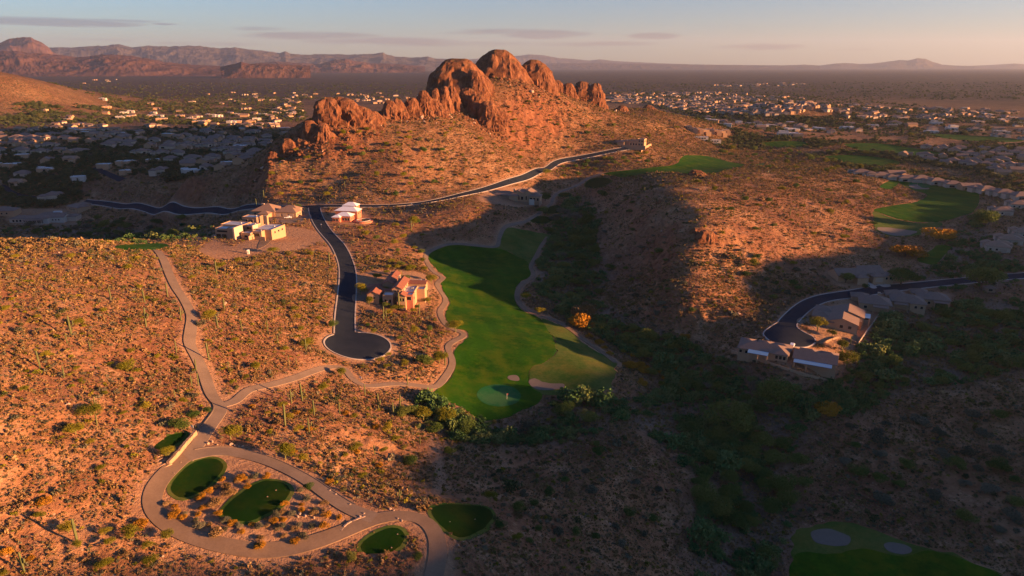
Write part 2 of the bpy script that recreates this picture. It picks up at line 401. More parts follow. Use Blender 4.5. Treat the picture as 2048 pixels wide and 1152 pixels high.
# ------------------------------------------------------------------ materials
class NT:
    def __init__(s, name, rough=.9, spec=.2):
        s.m = bpy.data.materials.new(name); s.m.use_nodes = True
        s.t = s.m.node_tree; s.b = s.t.nodes['Principled BSDF']
        s.b.inputs['Roughness'].default_value = rough
        s.b.inputs['Specular IOR Level'].default_value = spec
        s.geo = s.t.nodes.new('ShaderNodeNewGeometry')
        s.pos = s.geo.outputs['Position']
    def n(s, typ, **kw):
        q = s.t.nodes.new(typ)
        for k, v in kw.items():
            if k.startswith('i_'):
                q.inputs[k[2:].replace('_', ' ')].default_value = v
            else: setattr(q, k, v)
        return q
    def l(s, a, b): s.t.links.new(a, b)
    def objpos(s):
        q = s.n('ShaderNodeTexCoord'); return q.outputs['Object']
    def scale(s, v, sc_):
        q = s.n('ShaderNodeMapping'); q.inputs['Scale'].default_value = sc_ if hasattr(sc_, '__len__') else (sc_,) * 3
        s.l(v, q.inputs['Vector']); return q.outputs['Vector']
    def noise(s, v, scale_, det=4, rough=.55, dist=0):
        q = s.n('ShaderNodeTexNoise'); q.inputs['Scale'].default_value = scale_; q.inputs['Detail'].default_value = det
        q.inputs['Roughness'].default_value = rough; q.inputs['Distortion'].default_value = dist
        s.l(v, q.inputs['Vector']); return q.outputs['Fac']
    def voro(s, v, scale_, feat='F1'):
        q = s.n('ShaderNodeTexVoronoi', feature=feat); q.inputs['Scale'].default_value = scale_
        s.l(v, q.inputs['Vector']); return q
    def ramp(s, f, stops, interp='LINEAR'):
        q = s.n('ShaderNodeValToRGB'); cr = q.color_ramp; cr.interpolation = interp
        while len(cr.elements) > len(stops): cr.elements.remove(cr.elements[-1])
        while len(cr.elements) < len(stops): cr.elements.new(.5)
        for e, (p, c) in zip(cr.elements, stops):
            e.position = p; e.color = (c, c, c, 1) if not hasattr(c, '__len__') else (c[0], c[1], c[2], 1)
        if f is not None: s.l(f, q.inputs['Fac'])
        return q.outputs['Color']
    def mix(s, f, a, b, mode='MIX'):
        q = s.n('ShaderNodeMix', data_type='RGBA', blend_type=mode)
        for v, i in ((f, 0), (a, 6), (b, 7)):
            if hasattr(v, 'links'): s.l(v, q.inputs[i])
            elif i == 0: q.inputs[0].default_value = v
            else: q.inputs[i].default_value = (v[0], v[1], v[2], 1)
        return q.outputs[2]
    def math(s, op, a, b=0.0, clamp=False):
        q = s.n('ShaderNodeMath', operation=op, use_clamp=clamp)
        for v, i in ((a, 0), (b, 1)):
            if hasattr(v, 'links'): s.l(v, q.inputs[i])
            else: q.inputs[i].default_value = v
        return q.outputs[0]
    def col(s, c):
        if hasattr(c, 'links'): s.l(c, s.b.inputs['Base Color'])
        else: s.b.inputs['Base Color'].default_value = (c[0], c[1], c[2], 1)
    def bump(s, h, strength=.5, dist=.3):
        q = s.n('ShaderNodeBump'); q.inputs['Strength'].default_value = strength; q.inputs['Distance'].default_value = dist
        s.l(h, q.inputs['Height']); s.l(q.outputs['Normal'], s.b.inputs['Normal'])
    def attr(s, name):
        q = s.n('ShaderNodeAttribute', attribute_name=name); return q.outputs['Fac']

M = {}
def simple(name, c, rough=.8, var=.18, sc_=.6, spec=.25, bump=0, fine=6.0):
    t = NT(name, rough, spec)
    p = t.objpos()
    f = t.noise(p, sc_, 5, .6)
    f2 = t.noise(p, fine, 3, .6)
    f = t.math('ADD', t.math('MULTIPLY', f, .6), t.math('MULTIPLY', f2, .4))
    lo = tuple(v * (1 - var) for v in c); hi = tuple(min(1, v * (1 + var)) for v in c)
    t.col(t.ramp(f, [(.3, lo), (.7, hi)]))
    if bump: t.bump(f2, bump, .15)
    M[name] = t.m
    return t.m

def ground_mat():
    t = NT('desert_ground', .95, .1)
    p = t.pos
    big = t.noise(p, .012, 4, .6)
    mid = t.noise(p, .09, 5, .62)
    fine = t.noise(p, .8, 5, .65)
    peb = t.noise(p, 3.5, 2, .6)
    dirt = t.ramp(mid, [(.25, (.16, .075, .038)), (.48, (.27, .137, .070)), (.72, (.38, .22, .122))])
    red = t.ramp(fine, [(.3, (.125, .053, .032)), (.7, (.235, .110, .062))])
    c = t.mix(t.ramp(big, [(.42, 0), (.6, 1)]), dirt, red)
    tan = t.ramp(fine, [(.3, (.24, .14, .082)), (.7, (.37, .235, .14))])
    c = t.mix(t.ramp(t.math('ADD', t.math('MULTIPLY', fine, .5), t.math('MULTIPLY', mid, .5)), [(.54, 0), (.62, .75)]), c, tan)
    # pale stones lying about
    v = t.voro(p, .55)
    st = t.ramp(v.outputs['Distance'], [(.12, 1), (.2, 0)])
    sel = t.ramp(t.noise(p, .21, 2), [(.5, 0), (.6, 1)])
    c = t.mix(t.math('MULTIPLY', t.math('MULTIPLY', st, sel), .7), c, (.42, .31, .23))
    # low brush read as flecks where single shrubs get too small to tell
    fl = t.noise(p, .32, 4, .7)
    flk = t.ramp(fl, [(.47, 0), (.56, 1)])
    c = t.mix(t.math('MULTIPLY', flk, t.attr('brush')), c, t.ramp(t.noise(p, .05, 3), [(.3, (.030, .034, .016)), (.7, (.085, .072, .026))]))
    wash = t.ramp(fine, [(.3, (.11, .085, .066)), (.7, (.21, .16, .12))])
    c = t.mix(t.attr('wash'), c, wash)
    bare = t.ramp(t.math('ADD', t.math('MULTIPLY', fine, .6), t.math('MULTIPLY', peb, .4)), [(.3, (.22, .125, .075)), (.7, (.37, .23, .145))])
    c = t.mix(t.attr('bare'), c, bare)
    # bedrock shows on steep ground
    rk = t.ramp(t.noise(t.scale(p, (1, 1, .35)), .25, 6, .7), [(.3, (.10, .037, .022)), (.5, (.20, .083, .043)), (.75, (.31, .155, .09))])
    c = t.mix(t.attr('rock'), c, rk)
    # far plain: creosote flats in mottled bands
    pf = t.noise(t.scale(p, (1, 1, 1)), .02, 8, .75)
    pl = t.ramp(pf, [(.38, (.024, .021, .013)), (.5, (.062, .043, .027)), (.64, (.15, .092, .058))])
    pb = t.noise(p, .0011, 6, .6)
    pl = t.mix(t.ramp(pb, [(.4, 0), (.65, .75)]), pl, (.06, .036, .025))
    c = t.mix(t.attr('plain'), c, pl)
    t.col(c)
    b = t.math('ADD', t.math('MULTIPLY', fine, 1.0), t.math('MULTIPLY', peb, .35))
    b = t.math('ADD', b, t.math('MULTIPLY', fl, 1.5))
    t.bump(b, .9, .6)
    return t.m
M['ground'] = ground_mat()

def grass_mat(name, a, b_, stripes=False, mott=.6):
    t = NT(name, .95, .05)
    p = t.pos
    f = t.math('ADD', t.math('MULTIPLY', t.noise(p, .05, 4, .6), .6), t.math('MULTIPLY', t.noise(p, .7, 4, .7), .4))
    c = t.ramp(f, [(.40, a), (.60, b_)])
    c = t.mix(t.math('MULTIPLY', t.ramp(t.noise(p, .07, 6, .75), [(.46, 0), (.60, 1)]), mott), c, (b_[0] * 2.6 + .010, b_[1] * 1.12, b_[2] * 1.4))
    if stripes:
        w = t.n('ShaderNodeTexWave', wave_type='BANDS', bands_direction='DIAGONAL'); w.inputs['Scale'].default_value = .055; w.inputs['Distortion'].default_value = 1.2
        t.l(t.scale(p, (1, .25, 0)), w.inputs['Vector'])
        c = t.mix(t.math('MULTIPLY', w.outputs['Fac'], .4), c, (a[0] * 1.3, a[1] * 1.25, a[2]))
    t.col(c)
    t.bump(t.noise(p, 5, 3, .7), .5, .1)
    M[name] = t.m
grass_mat('fairway_grass', (.007, .046, .0015), (.026, .092, .003), True)
grass_mat('rough_grass', (.026, .070, .009), (.080, .108, .026), mott=.2)
grass_mat('tee_grass', (.003, .019, .0015), (.007, .032, .002), True)
grass_mat('green_grass', (.010, .085, .024), (.016, .11, .034))
simple('sand', (.135, .112, .095), .95, .12, .4)
def asphalt():
    t = NT('asphalt', .95, .04); p = t.pos
    f = t.math('ADD', t.math('MULTIPLY', t.noise(p, .15, 4, .6), .6), t.math('MULTIPLY', t.noise(p, 2.5, 3, .7), .4))
    t.col(t.ramp(f, [(.3, (.012, .018, .030)), (.7, (.026, .033, .048))])); t.bump(t.noise(p, 9, 2), .3, .05); M['asphalt'] = t.m
asphalt()
def concrete(name, a, b_, js=.32):
    t = NT(name, .95, .05); p = t.pos
    f = t.math('ADD', t.math('MULTIPLY', t.noise(p, .12, 5, .65), .6), t.math('MULTIPLY', t.noise(p, 2.0, 4, .7), .4))
    t.col(t.ramp(f, [(.3, a), (.7, b_)])); t.bump(t.noise(p, 4, 3), .3, .06); M[name] = t.m
concrete('path_concrete', (.13, .098, .078), (.235, .175, .135))
concrete('gravel_path', (.125, .086, .062), (.225, .158, .112))
concrete('kerb', (.28, .25, .235), (.40, .36, .34))
concrete('dirt_track', (.16, .13, .11), (.26, .21, .17))

def mesh_obj(name, verts, faces, mats, parent=None, midx=None, smooth=False):
    me = bpy.data.meshes.new(name)
    me.from_pydata([tuple(map(float, v)) for v in verts] if not isinstance(verts, list) else verts, [], faces)
    for m in (mats if isinstance(mats, (list, tuple)) else [mats]): me.materials.append(m)
    if midx is not None: me.polygons.foreach_set('material_index', midx)
    if smooth: me.polygons.foreach_set('use_smooth', [True] * len(me.polygons))
    me.update()
    o = bpy.data.objects.new(name, me); col.objects.link(o)
    if parent: o.parent = parent
    return o

def big_mesh(name, V, Q, mats, smooth=True, midx=None):
    """V (n,3) and Q (m,3 or 4) numpy arrays"""
    me = bpy.data.meshes.new(name)
    k = Q.shape[1]
    me.vertices.add(len(V)); me.vertices.foreach_set('co', V.astype(np.float32).ravel())
    me.loops.add(Q.size); me.loops.foreach_set('vertex_index', Q.astype(np.int32).ravel())
    me.polygons.add(len(Q)); me.polygons.foreach_set('loop_start', np.arange(0, Q.size, k, dtype=np.int32))
    me.polygons.foreach_set('loop_total', np.full(len(Q), k, np.int32))
    if midx is not None: me.polygons.foreach_set('material_index', midx.astype(np.int32))
    me.polygons.foreach_set('use_smooth', np.full(len(Q), smooth, bool))
    for m in (mats if isinstance(mats, (list, tuple)) else [mats]): me.materials.append(m)
    me.update(calc_edges=True)
    o = bpy.data.objects.new(name, me); col.objects.link(o)
    return o

def grid_faces(nr, nc):
    r, c = np.meshgrid(np.arange(nr - 1), np.arange(nc - 1), indexing='ij')
    a = (r * nc + c).ravel()
    return np.stack([a, a + 1, a + nc + 1, a + nc], 1)

# ------------------------------------------------------------------ ground sheet
rr = [50.0]
while rr[-1] < 45000:
    r = rr[-1]
    rr.append(r + (3.0 if r < 190 else max(1.1, r * .0030) if r < 700 else r * .0034 if r < 2200 else r * .02))
rr = np.array(rr)
th = np.concatenate([np.linspace(-100, -43, 50)[:-1], np.linspace(-43, 43, 1150), np.linspace(43, 100, 50)[1:]]) * PI / 180
R_, T_ = np.meshgrid(rr, th, indexing='ij')
FX = (R_ * np.sin(T_)).ravel(); FY = (-120 + R_ * np.cos(T_)).ravel()
FZ = np.empty_like(FX)
for a in range(0, len(FX), 200000):
    FZ[a:a + 200000] = height(FX[a:a + 200000], FY[a:a + 200000])
sink = ras(R_inb, FX, FY)
FZ -= .30 * sstep(.55, .98, sink)
g_o = big_mesh('ground', np.stack([FX, FY, FZ], 1), grid_faces(len(rr), len(th))[:, ::-1], M['ground'])
g_o['kind'] = 'structure'
FD = np.hypot(FX, FY)
def img_of(x, y, z):
    dz = z - CZ
    d = y * CP - dz * SP
    return 1024 + FPX * x / np.maximum(d, 1), 576 - FPX * (dz * CP + y * SP) / np.maximum(d, 1)
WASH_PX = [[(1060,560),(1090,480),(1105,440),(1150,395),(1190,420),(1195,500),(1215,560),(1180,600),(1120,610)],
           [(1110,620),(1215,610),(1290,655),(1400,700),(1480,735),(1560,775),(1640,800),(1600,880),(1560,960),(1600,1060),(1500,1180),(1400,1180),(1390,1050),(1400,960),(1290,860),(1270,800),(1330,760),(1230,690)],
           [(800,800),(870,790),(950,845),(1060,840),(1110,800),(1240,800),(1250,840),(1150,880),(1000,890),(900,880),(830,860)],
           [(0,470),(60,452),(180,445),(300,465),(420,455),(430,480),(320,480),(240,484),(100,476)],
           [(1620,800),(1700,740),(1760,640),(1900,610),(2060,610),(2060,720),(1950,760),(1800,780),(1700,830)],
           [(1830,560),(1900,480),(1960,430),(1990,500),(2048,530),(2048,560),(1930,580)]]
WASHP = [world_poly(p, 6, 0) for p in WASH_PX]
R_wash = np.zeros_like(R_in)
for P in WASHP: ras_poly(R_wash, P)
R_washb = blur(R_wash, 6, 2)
sl = slope(FX, FY)
nz = fbm(FX / 20, FY / 20, 3, 77)
def put(name, v):
    a = g_o.data.attributes.new(name, 'FLOAT', 'POINT'); a.data.foreach_set('value', np.clip(v, 0, 1).astype(np.float32))
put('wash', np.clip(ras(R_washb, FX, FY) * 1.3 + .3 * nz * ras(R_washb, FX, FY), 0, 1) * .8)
R_bare = blur(np.maximum(R_road, R_pad), 1, 2)
put('bare', ras(R_bare, FX, FY) * (1 - .6 * ras(R_washb, FX, FY)) * np.clip(.9 + .5 * nz, .3, 1))
put('rock', sstep(.56, .85, sl + .1 * nz) * (1 - ras(R_flat, FX, FY)))
plain = sstep(1900, 3300, FD)
put('plain', plain)
put('brush', (sstep(400, 1200, FD) * .6 + sstep(1250, 1600, FD) * .35) * (1 - ras(R_bare, FX, FY)))

# ------------------------------------------------------------------ sheets on the ground
def sheet(name, P, mat, off, step, label=None):
    P = np.array(P)
    x0, y0 = P.min(0); x1, y1 = P.max(0)
    gxx, gyy = np.meshgrid(np.arange(x0, x1, step), np.arange(y0, y1, step))
    X = gxx.ravel(); Y = gyy.ravel()
    m = inpoly(P, X, Y); X = X[m]; Y = Y[m]
    if len(X):   # keep clear of the rim
        d = np.min(np.hypot(X[:, None] - P[None, :, 0], Y[:, None] - P[None, :, 1]), axis=1)
        X = X[d > step * .45]; Y = Y[d > step * .45]
    nb = len(P)
    pts = [Vector((a, b)) for a, b in P] + [Vector((a, b)) for a, b in zip(X, Y)]
    res = delaunay_2d_cdt(pts, [(i, (i + 1) % nb) for i in range(nb)], [list(range(nb))], 1, 1e-4)
    vx = np.array([[v.x, v.y] for v in res[0]])
    z = H0(vx[:, 0], vx[:, 1]) + off
    V = [(a, b, c) for (a, b), c in zip(vx, z)]
    F = [tuple(f) for f in res[2]]
    # rim folded down into the ground
    from collections import Counter
    ec = Counter()
    for f in F:
        for i in range(len(f)): ec[tuple(sorted((f[i], f[(i + 1) % len(f)])))] += 1
    low = {}
    for f in list(F):
        for i in range(len(f)):
            a, b = f[i], f[(i + 1) % len(f)]
            if ec[tuple(sorted((a, b)))] == 1:
                for q in (a, b):
                    if q not in low: low[q] = len(V); V.append((V[q][0], V[q][1], V[q][2] - .6))
                F.append((b, a, low[a], low[b]))
    o = mesh_obj(name, V, F, mat, smooth=False)
    o['kind'] = 'structure'
    return o
for P in GW['tee_box'] + GW['putting_green'][:1]:
    cP = P.mean(0); dP = P - cP; ext = np.hypot(dP[:, 0], dP[:, 1])[:, None]
    Q = cP + dP * (1 + 1.1 / ext) if len(P) else P
    if ext.max() > 4 and P is not GW['putting_green'][0]: sheet('grass_collar', Q, M['rough_grass'], .085 if P is not GW['putting_green'][0] else .145, 1.8)
MATN = {'fairway': ('fairway_grass', .12), 'light_rough': ('rough_grass', .07), 'tee_box': ('tee_grass', .12), 'putting_green': ('green_grass', .17), 'sand_bunker': ('sand', .19)}
for k, polys in GW.items():
    m, off = MATN[k]
    for P in polys:
        ext = max(np.ptp(P[:, 0]), np.ptp(P[:, 1]))
        sheet(k, P, M[m], off, max(1.6, ext / 60))

def strip(name, L, w, mat, off, side=0.0, thick=.5, w2=None):
    """ribbon along a line; side shifts it sideways"""
    d = np.gradient(L, axis=0); d /= np.hypot(d[:, 0], d[:, 1])[:, None] + 1e-9
    nn = np.stack([d[:, 1], -d[:, 0]], 1)
    k = 5
    offs = np.linspace(-w / 2, w / 2, k) + side
    V = []; F = []
    for i in range(len(L)):
        row = [L[i] + nn[i] * q for q in offs]
        xs = np.array([p[0] for p in row]); ys = np.array([p[1] for p in row])
        zs = H0(xs, ys) + off
        V.append((xs[0], ys[0], zs[0] - thick))
        V += [(a, b, c) for a, b, c in zip(xs, ys, zs)]
        V.append((xs[-1], ys[-1], zs[-1] - thick))
    q = k + 2
    for i in range(len(L) - 1):
        for j in range(q - 1):
            F.append((i * q + j, i * q + j + 1, (i + 1) * q + j + 1, (i + 1) * q + j))
    V = [tuple(float(c) for c in v) for v in V]
    F = [f[::-1] for f in F]
    o = mesh_obj(name, V, F, mat)
    o['kind'] = 'structure'
    return o
MAT_LINE = {'main_road': 'asphalt', 'hill_road': 'asphalt', 'right_road': 'asphalt', 'town_road': 'asphalt', 'town_street': 'asphalt', 'cart_path': 'path_concrete', 'east_path': 'path_concrete',
            'fairway_path': 'gravel_path', 'loop_path': 'gravel_path', 'upper_path': 'path_concrete'}
NAM = {'main_road': 'road', 'hill_road': 'road', 'right_road': 'road', 'town_road': 'road', 'town_street': 'road', 'cart_path': 'cart_path', 'east_path': 'cart_path', 'fairway_path': 'cart_path', 'loop_path': 'gravel_path', 'upper_path': 'cart_path'}
OFFL = {'main_road': .120, 'hill_road': .126, 'right_road': .12, 'town_road': .12, 'town_street': .12, 'cart_path': .205, 'east_path': .214, 'fairway_path': .21, 'loop_path': .196, 'upper_path': .220}
for k, mn in MAT_LINE.items():
    L, w = LW[k]
    strip(NAM[k], L, w, M[mn], OFFL[k])
def closed_strip(P, w): return np.vstack([P, P[:1]])
sheet('road', BULB, M['asphalt'], .132, 2.0)
sheet('road', BULB2, M['asphalt'], .132, 2.0)
# kerbs: a real step of 12 cm along the asphalt
def kerb_run(L, w, keep=lambda p: True):
    d = np.gradient(L, axis=0); d /= np.hypot(d[:, 0], d[:, 1])[:, None] + 1e-9
    nn = np.stack([d[:, 1], -d[:, 0]], 1)
    for s_ in (-1, 1):
        E = L + nn * s_ * (w / 2 + .22)
        run = []
        for p in E:
            if keep(p): run.append(p)
            else:
                if len(run) > 3: strip('kerb', np.array(run), .62, M['kerb'], .27)
                run = []
        if len(run) > 3: strip('kerb', np.array(run), .62, M['kerb'], .27)
def far_from(*items):
    def f(p):
        for L, r in items:
            if np.min(np.hypot(L[:, 0] - p[0], L[:, 1] - p[1])) < r: return False
        return True
    return f
bc = np.array([[bx_, by_]])
kerb_run(LW['main_road'][0], LW['main_road'][1], far_from((bc, 14.9), (LW['hill_road'][0], 5)))
kerb_run(LW['hill_road'][0], LW['hill_road'][1], far_from((LW['main_road'][0][:6], 8)))
B2 = BULB2
def inb2(p): return not bool(inpoly(B2, np.array([p[0]]), np.array([p[1]]))[0])
kerb_run(LW['right_road'][0], LW['right_road'][1], inb2)
def ring(P, w, lines):
    c = P.mean(0); ok = far_from(*lines)
    E = []
    run = []
    for p in list(P) + list(P[:2]):
        q = c + (p - c) * (1 + (w / 2) / np.hypot(*(p - c)))
        if ok(q): run.append(q)
        else:
            if len(run) > 3: strip('kerb', np.array(run), .62, M['kerb'], .28)
            run = []
    if len(run) > 3: strip('kerb', np.array(run), .62, M['kerb'], .28)
ring(BULB, .45, [(LW['main_road'][0], 4.7)]); ring(BULB2, .45, [(LW['right_road'][0], 4.6)])
# low kerb edges of the cart paths
for k in ('cart_path', 'upper_path'):
    L, w = LW[k]
    d = np.gradient(L, axis=0); d /= np.hypot(d[:, 0], d[:, 1])[:, None] + 1e-9
    nn = np.stack([d[:, 1], -d[:, 0]], 1)
    strip('kerb', L[2:-4] + nn[2:-4] * (w / 2 + .1) * (1 if k == 'cart_path' else -1), .25, M['path_concrete'], .34)

# ------------------------------------------------------------------ far ranges, each a body with foot, spurs and crest
def range_mat(name, a, b_):
    t = NT(name, .95, .05); p = t.pos
    f = t.noise(t.scale(p, (1, 1, 3)), .0035, 6, .65)
    t.col(t.ramp(f, [(.35, a), (.65, b_)])); M[name] = t.m
range_mat('far_rock_red', (.09, .045, .036), (.15, .08, .062)); range_mat('far_rock', (.075, .062, .06), (.115, .092, .085))
def far_range(profile, D, depth, mat, seed, rough=.16, nx=420, ny=46):
    p = np.array(profile, float)
    us = np.linspace(p[0, 0], p[-1, 0], nx)
    vs = np.interp(us, p[:, 0], p[:, 1])
    X0 = (us - 1024) / FPX
    ztop = np.array([at_y(u, v, D)[1] for u, v in zip(us, vs)]); xs = np.array([at_y(u, v, D)[0] for u, v in zip(us, vs)])
    s = np.linspace(-1, 1, ny)
    V = np.zeros((ny, nx, 3))
    base = -12.0
    hmax = max(20, (ztop - base).max())
    for j, q in enumerate(s):
        y = D + q * depth + 0 * xs
        x = xs * (D + q * depth) / D
        prof = (1 - abs(q)) ** .85
        n1 = ridged(x / (hmax * 2.2), y / (hmax * 1.6), 5, seed)
        hgt = (ztop - base) * np.clip(prof * (1 + rough * 0) + rough * n1 * 1.6 * (1 - prof) * prof * 2, 0, 1.0)
        V[j, :, 0] = x; V[j, :, 1] = y; V[j, :, 2] = base + hgt + .02 * (ztop - base) * ridged(x / (hmax * .5), y / (hmax * .5), 3, seed + 9) * (prof > 0.02)
    o = big_mesh('mountain_range', V.reshape(-1, 3), grid_faces(ny, nx), mat, smooth=False)
    o['kind'] = 'structure'
    return o
far_range([(-260,95),(-120,88),(-40,90),(0,85),(18,77),(40,75),(62,75),(75,82),(84,86),(97,95),(105,104),(130,116),(160,126),(200,132)], 15000, 2400, M['far_rock_red'], 3)
far_range([(-200,112),(-60,104),(0,103),(30,101),(60,104),(100,108),(150,113),(180,112),(205,108),(235,110),(265,112),(300,118),(330,124),(380,129),(440,132)], 9000, 1300, M['far_rock_red'], 8)
far_range([(60,104),(84,97),(110,94),(150,95),(180,93),(225,89),(236,88),(262,94),(300,92),(340,93),(356,91),(400,92),(440,97),(470,93),(478,96),(520,101),(545,103),(560,106),(570,102),(580,107),(610,109),(650,108),(700,109),(745,108),(766,104),(772,108),(790,113),(830,115),(856,113),(870,117),(930,120),(1000,126),(1060,130)], 19000, 3200, M['far_rock'], 15)
far_range([(440,133),(470,128),(482,124),(500,127),(560,128),(620,131)], 7000, 380, M['far_rock_red'], 25)
far_range([(500,132),(520,125),(555,123),(600,126),(640,128),(668,120),(690,117),(710,121),(740,126),(790,128),(850,132)], 12500, 1200, M['far_rock_red'], 26)
far_range([(840,127),(900,122),(960,117),(1020,113),(1060,109),(1090,111),(1120,116),(1180,121),(1200,119),(1230,122),(1290,125),(1330,127),(1400,129),(1480,130.5),(1560,131)], 33000, 4200, M['far_rock'], 35)
far_range([(1060,127),(1180,126),(1300,128),(1480,130),(1640,131.5)], 24000, 3000, M['far_rock'], 36)
far_range([(1560,131),(1610,129),(1640,131),(1670,127),(1692,126),(1720,128),(1745,127),(1770,124),(1800,120),(1815,121),(1835,116),(1852,118),(1866,124),(1885,129),(1910,131),(1950,132)], 27000, 3000, M['far_rock'], 45)
far_range([(1930,132),(1980,130),(2010,128),(2030,127),(2060,129),(2120,128),(2200,131)], 30000, 3000, M['far_rock'], 55)
# ------------------------------------------------------------------ bare rock standing out of the ridges
def rock_mat():
    t = NT('bedrock', .92, .12); p = t.pos
    f = t.noise(t.scale(p, (1, 1, .4)), .16, 7, .7)
    c = t.ramp(f, [(.3, (.075, .028, .017)), (.5, (.165, .070, .038)), (.72, (.27, .132, .075))])
    st = t.noise(t.scale(p, (1, 1, .12)), .5, 4, .7)
    c = t.mix(t.ramp(st, [(.5, 0), (.66, .7)]), c, (.07, .03, .02))
    up = t.n('ShaderNodeSeparateXYZ'); t.l(t.geo.outputs['Normal'], up.inputs[0])
    gr = t.math('MULTIPLY', t.ramp(up.outputs[2], [(.55, 0), (.85, 1)]), t.ramp(t.noise(p, .22, 4, .7), [(.48, 0), (.6, .8)]))
    c = t.mix(gr, c, (.11, .085, .03))
    t.col(c); t.bump(t.math('ADD', f, t.math('MULTIPLY', t.noise(p, 1.2, 4, .7), .5)), .9, 1.6)
    M['rock'] = t.m
rock_mat()
def dome(x0, x1, ytop, ybase, Y, depth=.8, seed=1, sq=.95, flute=.10, nu=90, nv=46):
    """rock body: columns x0..x1, rows ytop..ybase of the photo, standing at distance Y"""
    xl, zt = at_y((x0 + x1) / 2, ytop, Y); _, zb = at_y((x0 + x1) / 2, ybase, Y)
    a = (x1 - x0) / 2 * (Y * CP) / FPX * 1.02
    hgt = zt - zb; zc_ = zb - hgt * .35; H = hgt * 1.35
    th_ = np.linspace(0, 2 * PI, nu, endpoint=False); ph = np.linspace(-.15, PI / 2, nv)
    T, Pp = np.meshgrid(th_, ph)
    ca = np.sign(np.cos(Pp)) * np.abs(np.cos(Pp)) ** sq; sa = np.sign(np.sin(Pp)) * np.abs(np.sin(Pp)) ** .9
    x = a * np.cos(T) * ca; y = a * depth * np.sin(T) * ca; z = H * sa
    gxw, gyw, gzw = x + xl, y + Y, z + zc_
    k = 1 / max(6, a * .55)
    rs_ = random.Random(seed); lean = rs_.uniform(-.35, .1); flare = rs_.uniform(.25, .6)
    u_ = np.clip(z / H, 0, 1); x = x * (1 + flare * (1 - u_) ** 2) + a * lean * u_ ** 2 * (1 if a < 16 else .3); x = x + a * .12 * np.sign(x)
    gxw, gyw, gzw = x + xl, y + Y, z + zc_
    n1 = vn3(gxw * k, gyw * k, gzw * k * .8, seed); n2 = 1 - 2 * np.abs(vn3(gxw * k * 2.3, gyw * k * 2.3, gzw * k * 1.3, seed + 3))
    n3 = vn3(gxw * k * 6, gyw * k * 6, gzw * k * 3, seed + 5)
    d = 1 + flute * (2.2 * n1 + 1.5 * n2 * np.clip(ca, .2, 1) + .7 * n3)
    dz = 1 + flute * .35 * (n1 + .6 * n2)
    V = np.stack([xl + x * d, Y + y * d, zc_ + z * np.clip(dz, .8, 1.06)], -1)
    f = []
    for j in range(nv - 1):
        i = np.arange(nu); i2 = (i + 1) % nu
        f.append(np.stack([j * nu + i, j * nu + i2, (j + 1) * nu + i2, (j + 1) * nu + i], 1))
    o = big_mesh('rock_outcrop', V.reshape(-1, 3), np.concatenate(f), M['rock'], smooth=False)
    o['kind'] = 'structure'
    return o
OUT = [(864,968,117,178,905,.9,1),(936,968,140,182,880,.8,2),(955,1043,99,165,985,.9,3),(976,1003,107,165,968,.8,4),(1036,1100,119,172,1000,.8,5),(1068,1100,132,178,990,.7,6),
 (1146,1190,163,206,1085,.8,7),(1172,1208,166,214,1080,.8,8),(1102,1130,160,186,1052,.8,9),(1122,1150,166,192,1052,.8,10),
 (916,954,176,214,862,.8,11),(938,974,188,228,850,.7,12),(962,998,202,240,838,.7,13),(985,1010,214,238,845,.7,14),
 (626,684,195,268,716,.8,21),(660,718,194,240,725,.8,22),(604,636,240,270,700,.8,23),(630,660,246,272,694,.8,24),(560,592,278,312,690,.8,25),(584,622,276,305,694,.8,26),(700,745,212,244,728,.7,27),
 (765,790,201,228,772,.8,31),(786,812,197,232,778,.8,32),(806,836,196,226,790,.8,33),(832,862,182,222,800,.8,34),(851,888,197,230,808,.7,35),(874,900,173,214,830,.8,36),(896,918,172,212,845,.8,37),(860,880,176,205,828,.8,38),
 (1231,1257,211,232,1150,.8,41),(1289,1314,210,228,1200,.8,42),(1020,1050,166,190,960,.7,43),(1064,1084,196,214,960,.7,44),(1040,1056,210,226,930,.7,45),(1112,1130,204,222,985,.7,46),(725,760,222,244,742,.7,47),
 (534,560,302,326,684,.7,48),(522,545,328,348,668,.7,49)]
for a in OUT: dome(*a[:5], depth=a[5], seed=a[6] * 7, flute=.10 if a[6] > 10 else .062)
def dome_at(px, py, wpx, hpx, seed, depth=.9):
    x, y = gp(px, py)
    return dome(px - wpx / 2, px + wpx / 2, py - hpx, py + 1, y + wpx * .3 * mpp(px, py), depth, seed, nu=60, nv=30, flute=.16)
for px, py, wp, hp in [(1414,484,34,24),(1400,464,30,9),(1397,352,34,12),(1322,408,18,10),(470,486,0,0)]:
    if wp: dome_at(px, py, wp, hp, px)
# ------------------------------------------------------------------ plants
def leaf_mat(name, a, b_, c, rough=.8, trans=.12):
    t = NT(name, rough, .1)
    oi = t.n('ShaderNodeObjectInfo')
    f = t.noise(t.pos, 1.3, 2, .5)
    r = t.math('ADD', t.math('MULTIPLY', oi.outputs['Random'], .6), t.math('MULTIPLY', f, .4))
    t.col(t.ramp(r, [(.18, a), (.5, b_), (.82, c)]))
    M[name] = t.m
leaf_mat('scrub_leaf', (.11, .072, .030), (.21, .137, .060), (.33, .215, .105))
leaf_mat('grey_leaf', (.065, .07, .042), (.11, .11, .072), (.17, .155, .105))
leaf_mat('palo_leaf', (.09, .10, .008), (.145, .145, .011), (.21, .18, .016))
leaf_mat('mesquite_leaf', (.040, .080, .018), (.078, .118, .024), (.135, .150, .034))
leaf_mat('gold_leaf', (.24, .115, .010), (.33, .16, .014), (.40, .20, .022))
leaf_mat('wash_leaf', (.036, .092, .028), (.072, .138, .042), (.135, .162, .052))
leaf_mat('town_leaf', (.035, .052, .020), (.062, .080, .030), (.115, .112, .048))
